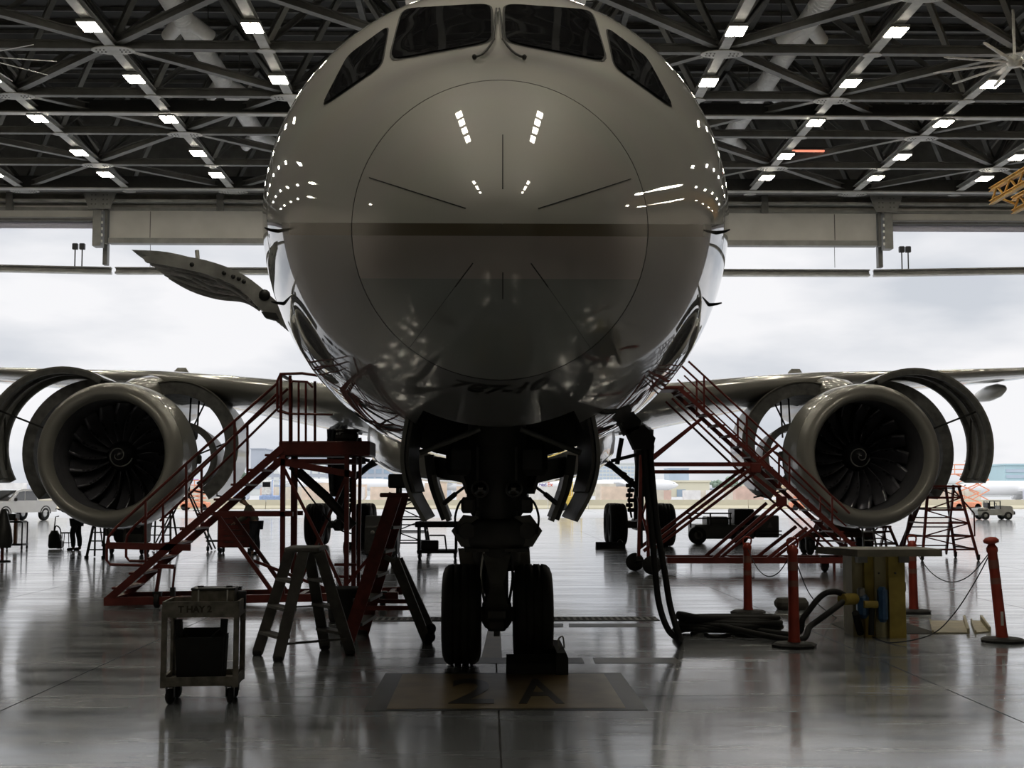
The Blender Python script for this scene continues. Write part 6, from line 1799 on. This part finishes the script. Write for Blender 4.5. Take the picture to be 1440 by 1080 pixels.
# parked freighters
frw = mat('freighter_white', (0.80, 0.80, 0.80), 0.35, 0, 0.04, 0.2)
frp = mat('freighter_purple', (0.16, 0.09, 0.42), 0.4, 0, 0.05, 0.2)
def freighter(px, Y, z, L, r, lab, rz, tail=True, text=False, tailm=None, winglet=False):
    x = far_x(px, Y)
    t = thing('freighter', (x, Y, 0), lab, 'airplane', rz=rz)
    ORI[t.name] = V((0, 0, 0))
    # along local X, nose at +L/2
    prof = [(-L/2, .1), (-L*.42, r*.35), (-L*.28, r*.85), (-L*.2, r), (L*.36, r), (L*.42, r*.85), (L*.47, r*.5), (L*.5, .05)]
    lo2 = lambda name, mb, m: obj(name, mb, m, t, local=True)
    lo2('fuselage', MB().lathe(prof, (0, 0, z), (1, 0, 0), 24), frw)
    for s_ in (-1, 1):
        lo2('wing', MB().prism([V((L*.1, s_*r*.6, z - r*.5)), V((-L*.08, s_*r*.6, z - r*.5)), V((-L*.2, s_*L*.42, z + .6)), V((-L*.15, s_*L*.42, z + .6))], (0, 0, .35)), frw)
        lo2('engine', MB().lathe([(0, .1), (0, r*.45), (r*.8, r*.55), (r*2.2, r*.35), (r*2.2, .05)], (L*.03, s_*L*.17, z - r*1.1), (-1, 0, 0), 16), frw if tailm is None else tailm)
        lo2('tailplane', MB().prism([V((-L*.38, s_*.5, z + r*.4)), V((-L*.46, s_*.5, z + r*.4)), V((-L*.5, s_*L*.16, z + r*.6)), V((-L*.47, s_*L*.16, z + r*.6))], (0, 0, .2)), tailm or frp)
        lo2('gear_leg', MB().bar((-L*.03, s_*r*1.2, .4), (-L*.03, s_*r*1.2, z - r*.5), .4), steel_mid)
        lo2('gear_wheel', MB().lathe([(-.5, .01), (-.5, .55), (.5, .55), (.5, .01)], (-L*.03, s_*r*1.2, .55), (0, 1, 0), 14), rubber)
    lo2('nose_wheel', MB().lathe([(-.3, .01), (-.3, .45), (.3, .45), (.3, .01)], (L*.4, 0, .45), (0, 1, 0), 14).bar((L*.4, 0, .4), (L*.4, 0, z - r*.7), .25), rubber)
    if tail:
        lo2('tail_fin', MB().prism([V((-L*.30, -.2, z + r*.6)), V((-L*.46, -.2, z + r*.6)), V((-L*.53, -.2, z + r*3.3)), V((-L*.46, -.2, z + r*3.3))], (0, .4, 0)), tailm or frp)
    lo2('cockpit_window', MB().box((L*.445, 0, z + r*.35), (L*.02, r*1.1, r*.22)), glass_dark)
    if text:
        for word, m_, dx_ in (('Fed', frp, -1.0), ('Ex', mat('freighter_orange', (0.85, 0.18, 0.06), 0.5), 1.0)):
            me = text_mesh(word, r * .95, .02, bold=.02)
            xs_ = [v.co.x for v in me.vertices]; w_ = max(xs_) - min(xs_)
            for v in me.vertices:
                zz = v.co.y
                v.co = V((L*.12 + v.co.x + dx_ * w_ * .56, -math.sqrt(max(.01, r*r - zz*zz)) - .04, z + zz))
            me.materials.clear(); me.materials.append(m_)
            o = bpy.data.objects.new('lettering', me); o.parent = t; link(o); o['label'] = ('purple' if dx_ < 0 else 'orange') + ' lettering on the fuselage side'
freighter(748, 360, 3.6, 34, 1.7, 'white freighter lettered in purple and orange, seen between the nose gear doors', 0.05, text=True)
freighter(172, 330, 3.7, 36, 1.7, 'white freighter with a violet tail beyond the open inner cowl', pi - .1, text=False)
freighter(880, 380, 3.6, 32, 1.6, 'white freighter beyond the main wheels near the power cables', .1, tailm=frw)
freighter(475, 350, 3.6, 32, 1.6, 'white freighter beyond the red work platform posts', .05, tailm=frw)
freighter(1445, 210, 2.3, 24, 1.2, 'white jet parked beyond the airport tug', pi + .05, tailm=frw)
freighter(615, 390, 3.6, 30, 1.6, 'white freighter beyond the bench cart', pi, tailm=frw)
# buildings
def building(px0, px1, pyt, Y, lab, m, D=25, rows=0, colsn=0, wm=None, parapet=True, band=False, z0=0.0):
    x0, x1, zt = far_x(px0, Y), far_x(px1, Y), far_z(pyt, Y)
    t = thing('building', ((x0 + x1) / 2, Y + D / 2, 0), lab, 'building')
    obj('walls', MB().box(((x0 + x1) / 2, Y + D / 2, zt / 2), (x1 - x0, D, zt)), m, t)
    if parapet: obj('roof_edge', MB().box(((x0 + x1) / 2, Y + D / 2, zt + .3), (x1 - x0 + .8, D + .8, .6)), m, t)
    wme = None
    for r in range(rows):
        for c in range(1 if band else colsn):
            zc = lerp(z0 + 2, zt - 1, (r + .5) / rows); hh = (zt - z0 - 3) / rows * .55
            ww = (x1 - x0) * .96 if band else (x1 - x0) / colsn * .72
            xc = (x0 + x1) / 2 if band else lerp(x0, x1, (c + .5) / colsn)
            if wme is None:
                o = obj('window', MB().box((0, 0, 0), (ww, .3, hh)), wm or glass_far, t, local=True); wme = o.data
            else:
                o = bpy.data.objects.new('window', wme); o.parent = t; link(o)
            o.location = V((xc, Y - .05, zc)) - ORI[t.name]
    return t
glass_far = mat('far_glass', (0.30, 0.38, 0.46), 0.25, 0, 0.1, 0.1)
bgrey = mat('far_grey_wall', (0.42, 0.45, 0.50), 0.7, 0, 0.05, 0.1)  # wall colours here are paled to stand in for distance haze
bwhite = mat('far_white_wall', (0.66, 0.68, 0.66), 0.7, 0, 0.05, 0.1)
bbeige = mat('far_beige_wall', (0.66, 0.62, 0.48), 0.7, 0, 0.05, 0.1)
bteal = mat('far_teal_wall', (0.42, 0.58, 0.62), 0.5, 0, 0.05, 0.1)
bblue = mat('far_blue_wall', (0.45, 0.53, 0.61), 0.4, 0, 0.05, 0.1)
building(352, 372, 632, 720, 'tall narrow grey block beside the open inner cowl', bgrey, rows=0)
building(372, 470, 645, 700, 'grey office block with square windows beyond the red work platform', bgrey, rows=4, colsn=9, wm=bwhite)
building(340, 520, 676, 560, 'long low pale terminal below the grey office block', bwhite, rows=1, colsn=1, band=True, wm=bgrey)
building(505, 560, 655, 760, 'pale blue-grey block behind the platform cables', bgrey, rows=3, colsn=5)
building(838, 897, 652, 640, 'glass office block with a dense window grid beside the main gear', bwhite, rows=7, colsn=12, wm=bblue)
building(941, 969, 659, 900, 'plain blue glass tower block above the beige shed', bblue)
building(922, 998, 678, 420, 'wide beige shed with two dark doorways', bbeige, rows=0)
building(780, 850, 690, 500, 'long low beige shed behind the nose gear doors', bbeige)
building(1000, 1075, 688, 520, 'long low grey shed beyond the stair stand', bgrey)
building(1085, 1135, 684, 430, 'sand-coloured shed behind the second engine', mat('far_sand_wall', (0.70, 0.58, 0.40), 0.7, 0, 0.05, 0.1))
building(1414, 1475, 654, 480, 'teal office block with dark window bands at the frame edge', bteal, rows=4, colsn=1, band=True, wm=bblue)
building(1408, 1418, 668, 520, 'small grey annex beside the teal office block', bgrey)
building(1290, 1480, 679, 420, 'long pale terminal roof below the teal office block', bwhite, rows=0)
building(-40, 60, 683, 520, 'long pale shed beyond the white pickup', bwhite)
building(600, 700, 684, 600, 'long pale shed behind the nose gear', bwhite)
o = [q for q in bpy.data.objects if q.get('label', '').startswith('wide beige shed')][0]
for px, w_ in ((926, 4.0), (958, 3.6)):
    obj('doorway', MB().box((far_x(px, 419.8), 419.8, far_z(694, 420)), (w_ * .8, .3, 2.6)), glass_far, o)
# trees on the horizon
leaf = mat('hazy_leaf_green', (0.20, 0.26, 0.20), 0.9, 0, 0.3, 0.4)
rt = random.Random(9)
for k, (px, pyt) in enumerate(((1006, 672), (1018, 676), (1029, 670), (1042, 677), (1052, 674), (340, 660), (333, 670), (1392, 676), (820, 682))):
    Y = 560 + 15 * k
    x, zt = far_x(px, Y), far_z(pyt, Y)
    t = thing('tree', (x, Y, 0), ('hazy green tree on the horizon beyond the stair stand' if 1000 < px < 1060 else 'hazy green tree on the horizon beyond the open inner cowl' if px < 500 else 'hazy green tree on the horizon near the terminal roofs'), 'tree', 'trees on the horizon')
    obj('trunk', MB().tube([(x, Y, 0), (x + .2, Y, zt * .5)], [.35, .2], 6), mat('bark', (0.12, 0.1, 0.08), 0.9), t)
    mb = MB()
    for j in range(9):
        c = V((x + rt.uniform(-2.2, 2.2), Y + rt.uniform(-2, 2), zt * rt.uniform(.5, .88)))
        r_ = rt.uniform(.9, 1.8)
        mb.lathe([(-r_, .02), (-r_ * .7, r_ * .75), (0, r_ * rt.uniform(.9, 1.15)), (r_ * .6, r_ * .8), (r_, .02)], c, (rt.uniform(-.3, .3), rt.uniform(-.3, .3), 1), 8)
    obj('crown', mb, leaf, t)
